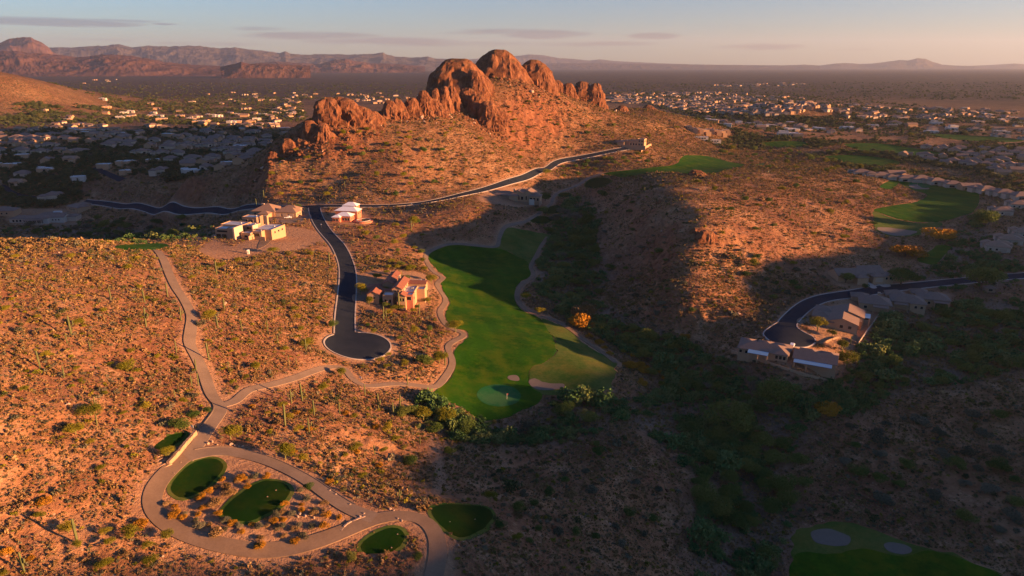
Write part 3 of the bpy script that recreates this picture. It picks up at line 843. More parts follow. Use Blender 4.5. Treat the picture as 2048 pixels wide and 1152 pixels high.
leaf_mat('shrub_leaf', (.050, .056, .014), (.095, .092, .022), (.16, .135, .034))
simple('bark', (.12, .085, .06), .9, .25, 2)
simple('green_bark', (.16, .16, .06), .9, .2, 2)
def cactus():
    t = NT('cactus_skin', .7, .2); p = t.objpos()
    w_ = t.n('ShaderNodeTexWave', wave_type='RINGS', rings_direction='Z'); 
    f = t.noise(p, 2.0, 3)
    t.col(t.ramp(f, [(.3, (.06, .08, .028)), (.7, (.12, .13, .055))])); M['cactus'] = t.m
cactus()

def crown(n, rx_, ry_, rz_, zc_, leaf, seed, lobes=7, tri=False, fill=.5):
    r = np.random.default_rng(seed)
    # lobes spread through the crown so that outline and gaps are uneven
    c = r.normal(size=(lobes, 3)); c /= np.linalg.norm(c, axis=1)[:, None]; c *= r.uniform(.25, .68, (lobes, 1))
    c[:, 2] = np.abs(c[:, 2]) * .9 - .15
    rad = r.uniform(.30, .55, lobes)
    k = r.integers(0, lobes, n)
    d = r.normal(size=(n, 3)); d /= np.linalg.norm(d, axis=1)[:, None]
    q = c[k] + d * (rad[k] * r.uniform(fill, 1.0, n) ** .6)[:, None]
    q[:, 2] = np.maximum(q[:, 2], -.55 + .1 * r.random(n))
    P = q * np.array([rx_, ry_, rz_]) + np.array([0, 0, zc_])
    a = r.normal(size=(n, 3)); a /= np.linalg.norm(a, axis=1)[:, None]
    b = np.cross(a, r.normal(size=(n, 3))); b /= np.linalg.norm(b, axis=1)[:, None] + 1e-9
    s = leaf * r.uniform(.6, 1.35, n)[:, None]
    if tri:
        V = np.stack([P + a * s, P - a * s * .5 + b * s * .8, P - a * s * .5 - b * s * .8], 1)
        return V.reshape(-1, 3), np.arange(n * 3).reshape(n, 3)
    V = np.stack([P + a * s, P + b * s * .6, P - a * s, P - b * s * .6], 1)
    return V.reshape(-1, 3), np.arange(n * 4).reshape(n, 4)

def limbs(R, H, seed, k=6, tr=.12, lean=.15):
    r = random.Random(seed); V = []; F = []
    def tube(p, q, r0, r1, m=5):
        p = Vector(p); q = Vector(q); d = (q - p).normalized()
        u = d.orthogonal().normalized(); v = d.cross(u); b = len(V)
        for c_, rr_ in ((p, r0), (q, r1)):
            for i in range(m):
                an = 2 * PI * i / m; V.append(tuple(c_ + (u * math.cos(an) + v * math.sin(an)) * rr_))
        for i in range(m): F.append((b + i, b + (i + 1) % m, b + m + (i + 1) % m, b + m + i))
    fork = (r.uniform(-.1, .1) * R, r.uniform(-.1, .1) * R, H * .28)
    tube((0, 0, -.5), fork, tr * 1.3, tr)
    for i in range(k):
        an = 2 * PI * (i + r.random() * .6) / k
        mid = (fork[0] + math.cos(an) * R * .32, fork[1] + math.sin(an) * R * .32, H * r.uniform(.42, .58))
        tube(fork, mid, tr * .7, tr * .42, 4)
        for j in range(2):
            a2 = an + r.uniform(-.6, .6)
            tube(mid, (math.cos(a2) * R * r.uniform(.5, .8), math.sin(a2) * R * r.uniform(.5, .8), H * r.uniform(.6, .9)), tr * .4, tr * .12, 3)
    return V, F
def mesh_from(name, V, Q, mats, midx=None):
    o = big_mesh(name, np.asarray(V, float), np.asarray(Q), mats, smooth=False, midx=midx)
    me = o.data; bpy.data.objects.remove(o); return me

CROWNS = {}; TRUNKS = {}
# unit trees: 1 m crown radius, 1.25 m tall for shrubs-like palo verde; scaled per tree
for kind, mt in (('palo_verde_tree', 'palo_leaf'), ('mesquite_tree', 'mesquite_leaf'), ('golden_shrub', 'gold_leaf'), ('grey_shrub', 'grey_leaf'), ('desert_shrub', 'scrub_leaf')):
    CROWNS[kind] = []; TRUNKS[kind] = []
    for v in range(4):
        hz_ = {'palo_verde_tree': .66, 'mesquite_tree': .62, 'golden_shrub': .55, 'grey_shrub': .55, 'desert_shrub': .5}[kind]
        nl = {'palo_verde_tree': 4200, 'mesquite_tree': 6000, 'golden_shrub': 2400, 'grey_shrub': 1600, 'desert_shrub': 1400}[kind]
        lf = {'palo_verde_tree': .034, 'mesquite_tree': .034, 'golden_shrub': .050, 'grey_shrub': .055, 'desert_shrub': .055}[kind]
        zc__ = {'palo_verde_tree': .85, 'mesquite_tree': .62, 'golden_shrub': .42, 'grey_shrub': .36, 'desert_shrub': .36}[kind]
        V, Q = crown(nl, 1.05, 1.05, hz_, zc__, lf, v * 13 + len(kind) * 7, lobes=9 if 'tree' in kind else 6, fill=.35)
        CROWNS[kind].append(mesh_from('crown', V, Q, M[mt]))
        tv, tf = limbs(.95, 1.25 if 'palo' in kind else 1.0 if 'mesq' in kind else .7, v + 5, 5, .045)
        me = bpy.data.meshes.new('trunk'); me.from_pydata(tv, [], tf); me.materials.append(M['green_bark' if 'palo' in kind else 'bark']); me.update()
        TRUNKS[kind].append(me)

def add_plant(kind, px=None, py=None, wpx=None, label='', group='', xy=None, rad=None, parts=True, hs=1.0, cat=None):
    if xy is None: xy = gp(px, py)
    x, y = xy
    z = gz(x, y)
    if rad is None: rad = wpx * .5 * (y * CP + (CZ - z) * SP) / FPX
    v = random.randrange(4); rot = random.uniform(0, 6.28)
    if parts:
        r = bpy.data.objects.new(kind, None); r.empty_display_size = .1
        c = bpy.data.objects.new('crown', CROWNS[kind][v]); t = bpy.data.objects.new('trunk', TRUNKS[kind][v])
        for q in (r, c, t): col.objects.link(q)
        c.parent = r; t.parent = r
    else:
        r = bpy.data.objects.new(kind, CROWNS[kind][v]); col.objects.link(r)
    r.location = (x, y, z - .05); r.rotation_euler = (0, 0, rot); r.scale = (rad, rad * random.uniform(.85, 1.1), rad * hs * random.uniform(.85, 1.1))
    r['label'] = label; r['category'] = cat or ('tree' if 'tree' in kind else 'shrub')
    if group: r['group'] = group
    return r

# ---- plants that stand out in the photo, one by one: kind, column, row of the foot, crown width in photo pixels, height factor, label
PT = [
 ('palo_verde_tree',722,590,36,1.2,'yellow green palo verde with pale trunk at the road edge by the stucco villa'),
 ('palo_verde_tree',739,610,24,1.2,'small bright palo verde tree beside the driveway of the stucco villa'),
 ('palo_verde_tree',911,664,42,1.0,'big yellow green palo verde leaning over the cart path onto the fairway'),
 ('palo_verde_tree',880,728,38,1.0,'olive palo verde tree above the bend of the cart path left of the fairway'),
 ('mesquite_tree',850,734,44,.9,'dark mesquite clump with saguaros left of the fairway cart path'),
 ('palo_verde_tree',572,920,46,1.3,'tall bright green palo verde standing above the upper cart path'),
 ('palo_verde_tree',604,925,30,.9,'low green palo verde touching the tall one above the upper cart path'),
 ('palo_verde_tree',462,878,52,.9,'round palo verde beside the cart path junction above the tee boxes'),
 ('mesquite_tree',362,858,52,.8,'dark green mesquite casting a long shadow above the stone walled tee'),
 ('mesquite_tree',388,836,34,.7,'small dark mesquite up the slope from the long shadowed one'),
 ('mesquite_tree',414,824,22,.8,'round dark bush at the left edge of the cart path junction'),
 ('palo_verde_tree',336,916,34,1.1,'feathery green tree in front of the small stone walled tee'),
 ('palo_verde_tree',598,866,24,.9,'yellow green bush below the two saguaros on the central slope'),
 ('palo_verde_tree',578,842,26,.9,'yellow green bush right of a tall saguaro above the upper path'),
 ('palo_verde_tree',712,906,32,.9,'yellow green bush right of centre on the slope above the tees'),
 ('palo_verde_tree',778,872,32,1.1,'bright palo verde on the shadow line below the green'),
 ('palo_verde_tree',790,886,24,.8,'small palo verde tucked under the bright one on the shadow line'),
 ('palo_verde_tree',710,842,22,.8,'small yellow bush among low brush above the shadow line'),
 ('mesquite_tree',820,926,42,.8,'wide grey green bush beside the wash trail'),
 ('palo_verde_tree',846,840,50,.9,'broad sunlit mesquite at the left corner of the putting green thicket'),
 ('palo_verde_tree',890,846,52,1.0,'tall golden green tree in front of the putting green'),
 ('mesquite_tree',808,832,46,.8,'dark leafy tree left of the golden one below the cart path'),
 ('mesquite_tree',930,868,54,.9,'dark tree below the lower edge of the putting green'),
 ('mesquite_tree',870,866,52,.8,'dark shaded thicket tree below the golden green one'),
 ('grey_shrub',1050,858,64,.9,'grey green spreading shrub right below the putting green'),
 ('mesquite_tree',1130,832,60,.8,'dark tree below the right bunker rough'),
 ('mesquite_tree',1180,846,58,.8,'dark tree at the lower right of the rough grass'),
 ('golden_shrub',1156,654,62,1.3,'bright orange leaved shrub beside the cart path right of the fairway'),
 ('golden_shrub',1190,658,36,.9,'small yellow shrub right of the bright orange one'),
 ('desert_shrub',1165,640,70,1.3,'big brown leaved shrub behind the bright orange one'),
 ('palo_verde_tree',1052,602,26,1.1,'yellow green bush at the right edge of the fairway bend'),
 ('palo_verde_tree',1080,628,26,.9,'olive bush along the path right of the fairway'),
 ('golden_shrub',1372,674,30,1.0,'amber shrub at the foot of the shaded ridge'),
 ('golden_shrub',1260,732,36,.9,'yellow orange shrub at the end of the path right of the fairway'),
 ('golden_shrub',1290,738,34,.8,'russet shrub beyond the end of the fairway path'),
 ('golden_shrub',1350,735,26,.8,'small amber shrub in the wash right of the russet ones'),
 ('golden_shrub',1355,760,32,.8,'amber shrub low in the wash below the others'),
 ('palo_verde_tree',1635,662,44,1.0,'yellow tree at the inner bend of the dark cul-de-sac on the right'),
 ('palo_verde_tree',1664,672,24,.9,'small yellow tree beside the twin gabled house'),
 ('palo_verde_tree',1692,735,52,1.2,'large golden green tree at the right end of the row of houses'),
 ('palo_verde_tree',1684,704,36,1.1,'yellow tree behind the large golden green one'),
 ('mesquite_tree',1656,744,24,1.0,'small round tree in the yard below the blue roofed patio'),
 ('golden_shrub',1650,826,72,1.0,'wide orange brown shrub crown in the dark wash'),
 ('mesquite_tree',1553,815,100,1.0,'largest dark tree in the shaded wash'),
 ('mesquite_tree',1460,862,110,1.0,'broad dark green tree in the middle of the wash'),
 ('mesquite_tree',1532,1126,54,1.1,'round dark tree left of the lower right bunker'),
 ('mesquite_tree',1690,565,46,.9,'dark tree in front of the house across the street'),
 ('mesquite_tree',1730,578,16,1.2,'clipped round dark tree by the double driveway'),
 ('palo_verde_tree',980,1000,34,1.1,'yellow green tree right above the largest tee'),
 ('palo_verde_tree',1036,1084,26,1.0,'yellow green bush right of the largest tee'),
 ('mesquite_tree',704,1120,30,1.0,'dark round bush left of the lowest tee'),
 ('mesquite_tree',834,1120,32,.9,'dark round bush right of the lowest tee'),
 ('mesquite_tree',618,980,26,1.1,'round dark green bush at the end of the long tee'),
 ('golden_shrub',534,954,20,1.1,'round golden bush at the head of the long tee'),
 ('golden_shrub',352,1030,32,1.0,'orange brown bush below the oval tee'),
 ('golden_shrub',484,960,36,.8,'olive brown bush between the two large tees'),
 ('desert_shrub',430,1010,40,.9,'brown shrub in the bed between the two large tees'),
 ('desert_shrub',455,990,34,.9,'tan shrub in the bed between the two large tees, nearer the oval one'),
 ('desert_shrub',434,1070,40,1.1,'dark twiggy shrub at the foot of the long tee'),
 ('golden_shrub',519,1098,32,.9,'olive gold bush at the inner edge of the gravel loop'),
 ('golden_shrub',590,1086,30,.9,'golden brown bush inside the loop near the bottom'),
 ('palo_verde_tree',265,1075,44,.9,'yellow green bush outside the gravel loop'),
 ('palo_verde_tree',335,1078,34,.9,'yellow bush at the outer edge of the gravel loop'),
 ('palo_verde_tree',135,1060,38,1.0,'green bush beside the tall saguaro at the lower left'),
 ('palo_verde_tree',185,835,56,.8,'dark olive palo verde on the left slope'),
 ('palo_verde_tree',150,870,44,.8,'yellowish palo verde low on the left slope'),
 ('palo_verde_tree',255,740,44,.8,'palo verde with a dark shadow in the middle of the left slope'),
 ('palo_verde_tree',420,640,40,.9,'spreading palo verde just right of the cart path'),
 ('palo_verde_tree',512,740,34,1.0,'round yellow green bush left of the cul-de-sac'),
 ('palo_verde_tree',645,780,30,.9,'yellow green bush below the cul-de-sac path'),
 ('palo_verde_tree',682,752,28,1.0,'yellow green bush beside the path bend under the cul-de-sac'),
 ('palo_verde_tree',612,695,34,1.0,'yellow green palo verde left of the cul-de-sac bulb'),
 ('mesquite_tree',664,655,26,1.1,'dark bush at the left kerb above the cul-de-sac'),
 ('mesquite_tree',594,424,28,1.1,'olive tree beside the garage of the hip roofed house'),
 ('palo_verde_tree',440,540,26,.9,'olive bush below the earthworks track'),
 ('palo_verde_tree',545,508,30,.8,'olive bush on the bank under the building site'),
 ('palo_verde_tree',1092,350,22,1.0,'yellow tree beside the hill road'),
 ('mesquite_tree',1090,402,26,1.1,'dark tree right of the house below the hill road'),
 ('palo_verde_tree',826,452,30,1.0,'olive tree in the small gully right of the white roofed house'),
 ('palo_verde_tree',862,566,28,1.0,'olive tree on the garden side of the stucco villa'),
 ('palo_verde_tree',800,620,24,.8,'low green bush below the stucco villa'),
 ('golden_shrub',1808,512,76,.8,'orange tipped thicket below the right hand sand bunker'),
 ('golden_shrub',1878,480,80,.8,'amber leaved tree near the right hand fairway'),
 ('mesquite_tree',1970,455,60,1.0,'dark tree clump between the right hand fairway and the houses'),
 ('mesquite_tree',1800,570,76,.9,'wide dark tree north of the right hand road'),
 ('mesquite_tree',1960,580,90,.9,'wide dark tree south of the right hand road'),
 ('palo_verde_tree',1820,274,12,1.1,'small bright yellow tree beyond the far fairway'),
]
KMAP = {}
for k, a, b, wpx, hs, lab in PT:
    add_plant(k, a, b, wpx, lab, hs=hs)

# ---- further trees and large shrubs that can be told apart, by area
def scatter(poly, n, kinds, w0, w1, label, group, parts=False, mind=0):
    P = np.array(poly, float); got = []; tries = 0
    x0, y0 = P.min(0); x1, y1 = P.max(0)
    while len(got) < n and tries < n * 60:
        tries += 1
        a, b = random.uniform(x0, x1), random.uniform(y0, y1)
        if not inpoly(P, np.array([a]), np.array([b]))[0]: continue
        if mind and any((a - u) ** 2 + ((b - v) * 1.6) ** 2 < mind ** 2 for u, v in got): continue
        x, y = gp(a, b)
        if ras(R_in, x, y) > .1 or (ras(R_padb, x, y) > .25 and 'loop' not in label and 'garden' not in label): continue
        got.append((a, b))
        k = random.choices([q[0] for q in kinds], [q[1] for q in kinds])[0]
        nm = {'palo_verde_tree': 'palo verde', 'mesquite_tree': 'mesquite', 'golden_shrub': 'golden shrub', 'grey_shrub': 'grey green shrub', 'desert_shrub': 'brown shrub'}[k]
        add_plant(k, wpx=random.uniform(w0, w1), label=label % nm, group=group % nm, xy=(x, y), rad=random.uniform(w0, w1) * .5 * mpp(a, b), parts=parts, hs=random.uniform(.75, 1.1))
R_padb = blur(R_pad, 1, 1)
PV, MQ, GS_, GR, DS = 'palo_verde_tree', 'mesquite_tree', 'golden_shrub', 'grey_shrub', 'desert_shrub'
scatter([(0,500),(310,510),(380,700),(400,820),(300,960),(0,1000)], 48, [(PV,3),(DS,1)], 12, 24, '%s scattered on the sunlit left hillside', '%s plants of the left hillside', mind=34)
scatter([(425,1075),(320,1030),(310,985),(450,940),(600,975),(690,1030),(640,1070),(560,1088)], 56, [(DS,2),(GR,2),(GS_,2)], 16, 32, '%s inside the gravel loop around the tee boxes', '%s plants inside the loop', mind=15)
scatter([(0,1000),(280,1000),(330,1150),(0,1150)], 14, [(PV,2),(GS_,1),(DS,1)], 24, 44, '%s at the dim lower left corner', '%s plants of the lower left corner', mind=40)
scatter([(340,520),(460,520),(640,510),(650,700),(600,730),(460,770),(410,640)], 26, [(PV,3),(DS,1)], 12, 22, '%s between the left cart path and the cul-de-sac road', '%s plants left of the road', mind=30)
scatter([(480,800),(700,790),(830,960),(700,1000),(540,900)], 26, [(PV,2),(DS,2),(GS_,1)], 14, 26, '%s on the slope above the tee boxes', '%s plants above the tees', mind=26)
scatter([(720,625),(850,625),(885,690),(860,740),(760,740)], 16, [(MQ,1),(PV,2),(GR,1)], 14, 28, '%s between the cul-de-sac and the fairway path', '%s plants beside the cul-de-sac', mind=20)
scatter([(736,540),(790,530),(856,546),(872,600),(860,628),(770,630),(738,606)], 22, [(PV,3),(MQ,2)], 14, 26, '%s in the garden around the stucco villa', '%s plants of the villa garden', mind=11)
scatter([(1110,622),(1150,636),(1220,690),(1330,745),(1370,790),(1290,770),(1235,722),(1170,690)], 22, [(GS_,4),(PV,1)], 14, 30, '%s along the wash edge right of the fairway path', '%s plants along the wash edge', mind=13)
scatter([(720,460),(850,440),(850,520),(870,545),(740,540)], 16, [(PV,3),(MQ,1)], 12, 22, '%s on the knoll above the stucco villa', '%s plants above the villa', mind=18)
scatter([(540,400),(530,340),(620,285),(760,250),(880,300),(960,370),(850,400),(700,408)], 62, [(PV,3),(DS,1),(MQ,1)], 9, 20, '%s dotted over the lower mountain slope', '%s plants of the lower mountain slope', mind=16)
scatter([(760,245),(950,235),(1050,190),(1200,235),(1400,265),(1220,290),(1080,325),(960,350)], 66, [(PV,2),(DS,2),(MQ,1)], 7, 16, '%s high on the mountain slope', '%s plants of the upper mountain slope', mind=14)
scatter([(1330,370),(1500,350),(1700,350),(1760,420),(1740,480),(1550,480),(1440,470)], 44, [(PV,2),(DS,2),(MQ,1)], 10, 22, '%s on the sunlit back of the right ridge', '%s plants of the right ridge', mind=18)
scatter([(1440,480),(1620,500),(1640,540),(1560,620),(1480,560)], 22, [(MQ,2),(GR,2),(PV,1)], 12, 26, '%s in the shade behind the right ridge', '%s plants behind the right ridge', mind=18)
scatter([(1200,380),(1300,400),(1350,500),(1400,650),(1250,620),(1200,500)], 24, [(MQ,2),(GR,2)], 14, 28, '%s on the shaded west face of the right ridge', '%s plants of the shaded ridge face', mind=24)
scatter([(1060,430),(1120,400),(1180,430),(1190,520),(1200,600),(1110,600),(1080,560),(1110,500)], 40, [(MQ,4),(GR,1)], 20, 38, '%s in the upper wash between fairway and ridge', '%s plants of the upper wash', mind=14)
scatter([(1150,640),(1300,660),(1480,740),(1560,790),(1500,860),(1350,790),(1250,720)], 40, [(MQ,4),(GR,1)], 26, 48, '%s in the middle wash below the ridge', '%s plants of the middle wash', mind=20)
scatter([(1380,850),(1600,880),(1620,960),(1560,1040),(1450,1080),(1400,1000)], 26, [(MQ,4)], 40, 70, '%s filling the deep shaded wash at the lower right', '%s plants of the lower wash', mind=34)
scatter([(1700,780),(1900,620),(2040,620),(2040,740),(1850,780)], 34, [(MQ,4),(GR,1)], 24, 48, '%s in the dark hollow right of the houses', '%s plants of the right hollow', mind=26)
scatter([(1640,860),(2040,800),(2040,1080),(1850,1040),(1700,1000)], 30, [(MQ,2),(GR,2)], 26, 56, '%s on the dim flat at the lower right', '%s plants of the lower right flat', mind=40)
scatter([(880,900),(1250,870),(1330,1000),(1280,1130),(920,1110),(1030,1000)], 36, [(MQ,2),(GR,2),(DS,1)], 18, 36, '%s on the shaded spur below the green', '%s plants of the shaded spur', mind=26)
scatter([(0,455),(200,440),(420,435),(420,480),(250,480),(60,470)], 30, [(MQ,4),(GR,1)], 14, 30, '%s in the shaded hollow behind the left hill', '%s plants of the left hollow', mind=12)
scatter([(1100,340),(1200,320),(1330,305),(1360,320),(1210,342),(1120,360)], 26, [(MQ,2),(PV,2)], 10, 18, '%s between the hill road and the upper fairway', '%s plants beside the upper fairway', mind=10)
scatter([(1520,295),(1750,300),(1800,345),(1560,345),(1420,300)], 46, [(MQ,4),(PV,2)], 10, 20, '%s on the broken ground behind the right ridge', '%s plants behind the far fairway', mind=10)

# ---- saguaros: column, row of the foot, height in photo pixels, arms
def saguaro_mesh(arms, seed):
    r = random.Random(seed); V = []; F = []
    def tube(path, rad, m=9):
        b0 = len(V)
        for i, p in enumerate(path):
            p = Vector(p); d = (Vector(path[min(i + 1, len(path) - 1)]) - Vector(path[max(i - 1, 0)])).normalized()
            u = Vector((0, 1, 0)) if abs(d.y) < .9 else Vector((1, 0, 0)); u = (u - d * u.dot(d)).normalized(); v_ = d.cross(u)
            for k in range(m):
                rr_ = rad[i] * (1.0 if k % 2 else .86); an = 2 * PI * k / m
                V.append(tuple(p + (u * math.cos(an) + v_ * math.sin(an)) * rr_))
        for i in range(len(path) - 1):
            for k in range(m): F.append((b0 + i * m + k, b0 + i * m + (k + 1) % m, b0 + (i + 1) * m + (k + 1) % m, b0 + (i + 1) * m + k))
        F.append(tuple(b0 + (len(path) - 1) * m + k for k in range(m)))
    tube([(0, 0, -.08), (0, 0, .2), (0, 0, .5), (0, 0, .8), (0, 0, .94), (0, 0, .985), (0, 0, 1)], [.036, .038, .044, .042, .034, .022, .006])
    arms_out = []
    trunk = (list(V), list(F))
    for i in range(arms):
        V.clear(); F.clear()
        an = r.uniform(-.5, .5) + PI * i; z0 = r.uniform(.34, .55); L = r.uniform(.10, .14); h = r.uniform(.16, .32)
        c, s_ = math.cos(an), math.sin(an)
        tube([(c * .02, s_ * .02, z0), (c * L * .6, s_ * L * .6, z0 + .005), (c * L, s_ * L, z0 + .045), (c * L * 1.06, s_ * L * 1.06, z0 + h * .6), (c * L * 1.05, s_ * L * 1.05, z0 + h * .94), (c * L * 1.05, s_ * L * 1.05, z0 + h)], [.022, .026, .028, .028, .022, .006], 7)
        arms_out.append((list(V), list(F)))
    def mk(nm, vf):
        me = bpy.data.meshes.new(nm); me.from_pydata(vf[0], [], vf[1]); me.materials.append(M['cactus']); me.update(); return me
    return mk('stem', trunk), [mk('arm', q) for q in arms_out]
SAGM = [[saguaro_mesh(a, 10 * a + v) for v in range(3)] for a in range(4)]
SAG = [(222,599,26,0,'left slope'),(292,651,38,1,'left slope'),(143,670,40,2,'left slope'),(134,685,22,0,'left slope'),(80,733,36,0,'left slope'),(181,701,20,0,'left slope'),(129,758,24,0,'left slope'),
 (335,592,28,0,'cart path'),(362,641,28,2,'cart path'),(353,704,24,0,'cart path'),(418,720,36,1,'right of cart path'),(434,552,28,1,'right of cart path'),(436,655,26,0,'right of cart path'),(392,741,24,0,'cart path'),(397,771,26,0,'cart path'),(384,773,24,0,'cart path'),(351,800,20,0,'left slope'),(195,855,24,0,'left slope'),(193,821,22,1,'left slope'),(449,620,26,0,'right of cart path'),(290,607,28,0,'left slope'),
 (583,807,28,2,'central slope'),(605,805,36,1,'central slope'),(629,837,32,0,'central slope'),(571,858,44,0,'central slope'),(619,868,30,1,'central slope'),(680,833,24,0,'central slope'),(730,788,24,0,'shadow line'),(757,818,34,3,'shadow line'),(787,830,26,2,'shadow line'),(800,812,26,1,'shadow line'),(750,912,20,1,'shadow line'),(840,891,18,0,'shadow line'),(815,770,22,0,'shadow line'),
 (434,652,24,0,'right of cart path'),(484,661,22,0,'middle slope'),(535,661,24,0,'middle slope'),(556,686,20,0,'middle slope'),(612,702,26,1,'middle slope'),(578,727,16,0,'middle slope'),(593,730,16,0,'middle slope'),(458,739,20,0,'middle slope'),(659,530,26,0,'middle slope'),(642,592,18,0,'middle slope'),
 (767,639,26,1,'villa'),(773,638,20,0,'villa'),(798,619,34,2,'villa'),(839,630,24,0,'villa'),(859,697,22,2,'fairway path'),(850,707,18,1,'fairway path'),(890,730,28,0,'fairway path'),(855,599,20,0,'villa'),(823,458,18,0,'knoll'),(528,396,16,0,'mountain foot'),(513,411,14,0,'mountain foot'),
 (155,1085,48,0,'lower left'),(48,1140,38,2,'lower left'),(1222,650,24,0,'ridge'),(1700,690,18,0,'houses'),(85,478,18,0,'left hollow'),(78,478,16,0,'left hollow'),(1040,330,14,0,'mountain foot'),(690,375,12,0,'mountain foot'),(608,392,14,0,'mountain foot'),(800,1000,22,2,'central slope'),(1288,392,14,0,'ridge'),(1500,440,14,0,'ridge back'),(1466,430,14,0,'ridge back'),(1580,430,14,0,'ridge back'),(1640,420,12,0,'ridge back')]
ARMW = ['armless', 'one armed', 'two armed', 'three armed']
SZ = lambda h: 'short' if h < 22 else 'medium' if h < 30 else 'tall'
WHERE = {'left slope': 'on the sunlit left slope', 'cart path': 'beside the left cart path', 'right of cart path': 'just right of the left cart path', 'central slope': 'on the slope above the tees', 'shadow line': 'near the shadow line below the cul-de-sac',
 'middle slope': 'between the left cart path and the road', 'villa': 'beside the stucco villa', 'fairway path': 'beside the fairway cart path', 'knoll': 'on the knoll right of the white roofed house', 'mountain foot': 'at the foot of the mountain', 'lower left': 'in the lower left corner', 'ridge': 'on the shaded ridge',
 'houses': 'right of the row of houses', 'left hollow': 'behind the left hill crest', 'ridge back': 'on the back of the right ridge'}
for px, py, h, a, wh in SAG:
    x, y = gp(px, py); z = gz(x, y)
    d = (y * CP + (CZ - z) * SP); ang = math.atan2(CZ - z, y)
    H = h * d / FPX / max(.6, math.cos(ang))
    st, ar = SAGM[a][random.randrange(3)]
    r = bpy.data.objects.new('saguaro_cactus', None); r.empty_display_size = .1; col.objects.link(r)
    o = bpy.data.objects.new('stem', st); col.objects.link(o); o.parent = r
    for m_ in ar:
        o = bpy.data.objects.new('arm', m_); col.objects.link(o); o.parent = r
    r.location = (x, y, z - .1); r.rotation_euler = (random.uniform(-.03, .03), random.uniform(-.04, .04), random.uniform(-.4, .4))
    r.scale = (H * 1.15, H * 1.15, H)
    r['label'] = '%s %s saguaro cactus %s' % (SZ(h), ARMW[a], WHERE[wh]); r['category'] = 'cactus'; r['group'] = 'saguaros ' + WHERE[wh]

# ---- low brush: nobody could count it; instanced points
def inst_stuff(name, pts, scl, tilt, templates, label, pw=None):
    tc_ = bpy.data.collections.new(name + '_kinds')
    for i, me in enumerate(templates):
        o = bpy.data.objects.new('%s_kind' % name, me); tc_.objects.link(o)
    me = bpy.data.meshes.new(name); me.vertices.add(len(pts)); me.vertices.foreach_set('co', pts.astype(np.float32).ravel())
    n = len(pts)
    a = me.attributes.new('scl', 'FLOAT_VECTOR', 'POINT'); a.data.foreach_set('vector', scl.astype(np.float32).ravel())
    a = me.attributes.new('rotv', 'FLOAT_VECTOR', 'POINT'); rv = np.zeros((n, 3)); rv[:, 2] = rng.uniform(0, 6.28, n); rv[:, :2] = rng.normal(0, tilt, (n, 2)); a.data.foreach_set('vector', rv.astype(np.float32).ravel())
    a = me.attributes.new('pick', 'INT', 'POINT'); a.data.foreach_set('value', (rng.integers(0, len(templates), n) if pw is None else rng.choice(len(templates), n, p=pw)).astype(np.int32))
    me.update()
    o = bpy.data.objects.new(name, me); col.objects.link(o)
    ng = bpy.data.node_groups.new(name, 'GeometryNodeTree')
    ng.interface.new_socket('Geometry', in_out='INPUT', socket_type='NodeSocketGeometry'); ng.interface.new_socket('Geometry', in_out='OUTPUT', socket_type='NodeSocketGeometry')
    N = ng.nodes.new; L = ng.links.new
    gi = N('NodeGroupInput'); go = N('NodeGroupOutput'); ci = N('GeometryNodeCollectionInfo'); ci.inputs['Collection'].default_value = tc_
    ci.inputs['Separate Children'].default_value = True; ci.inputs['Reset Children'].default_value = True
    ip = N('GeometryNodeInstanceOnPoints'); ip.inputs['Pick Instance'].default_value = True
    def at(nm, dt):
        q = N('GeometryNodeInputNamedAttribute'); q.data_type = dt; q.inputs['Name'].default_value = nm; return q.outputs['Attribute']
    L(gi.outputs[0], ip.inputs['Points']); L(ci.outputs[0], ip.inputs['Instance'])
    L(at('pick', 'INT'), ip.inputs['Instance Index']); L(at('rotv', 'FLOAT_VECTOR'), ip.inputs['Rotation']); L(at('scl', 'FLOAT_VECTOR'), ip.inputs['Scale'])
    L(ip.outputs[0], go.inputs[0])
    md = o.modifiers.new('scatter', 'NODES'); md.node_group = ng
    o['kind'] = 'stuff'; o['label'] = label
    return o
def polar(n, r0, r1, power=1.0, half=43):
    """points whose density falls with distance, inside the wedge in view"""
    u = rng.random(n)
    if power == 2: r = np.sqrt(r0 * r0 + u * (r1 * r1 - r0 * r0))
    else: r = (r0 ** (2 - power) + u * (r1 ** (2 - power) - r0 ** (2 - power))) ** (1 / (2 - power)) if power != 2 else r0
    a = np.radians(rng.uniform(-half, half, n))
    x, y = r * np.sin(a), -60 + r * np.cos(a)
    return x, y
def clear(x, y, grow=.05):
    return (ras(R_in, x, y) < grow) & (ras(R_bare, x, y) < rng.random(len(x)) * .9)
SCT = []
for v in range(5):
    V, Q = crown(46, .62, .62, .46, .28, .17, 300 + v, lobes=4, tri=True, fill=.4); SCT.append(mesh_from('scrub', V, Q, M['scrub_leaf']))
for v in range(2):
    V, Q = crown(46, .6, .6, .5, .3, .16, 340 + v, lobes=4, tri=True, fill=.4); SCT.append(mesh_from('scrub', V, Q, M['grey_leaf']))
V, Q = crown(70, .9, .9, .7, .45, .16, 350, lobes=5, tri=True, fill=.4); SCT.append(mesh_from('scrub', V, Q, M['palo_leaf']))
x1, y1 = polar(300000, 120, 500, .6)
x2, y2 = polar(330000, 500, 1350, .4)
x3 = rng.uniform(-280, 420, 60000); y3 = rng.uniform(600, 1230, 60000)
x = np.concatenate([x1, x2, x3]); y = np.concatenate([y1, y2, y3])
dn = .5 + .6 * fbm(x / 14, y / 14, 3, 60)
k = clear(x, y) & (dn + .25 > rng.random(len(x)) * .7) & (slope(x, y) < .95); x, y = x[k], y[k]
z = height(x, y)
d = np.hypot(x, y)
s = rng.lognormal(-.12, .42, len(x)) * np.interp(d, [150, 400, 1300], [.62, .86, 1.4])
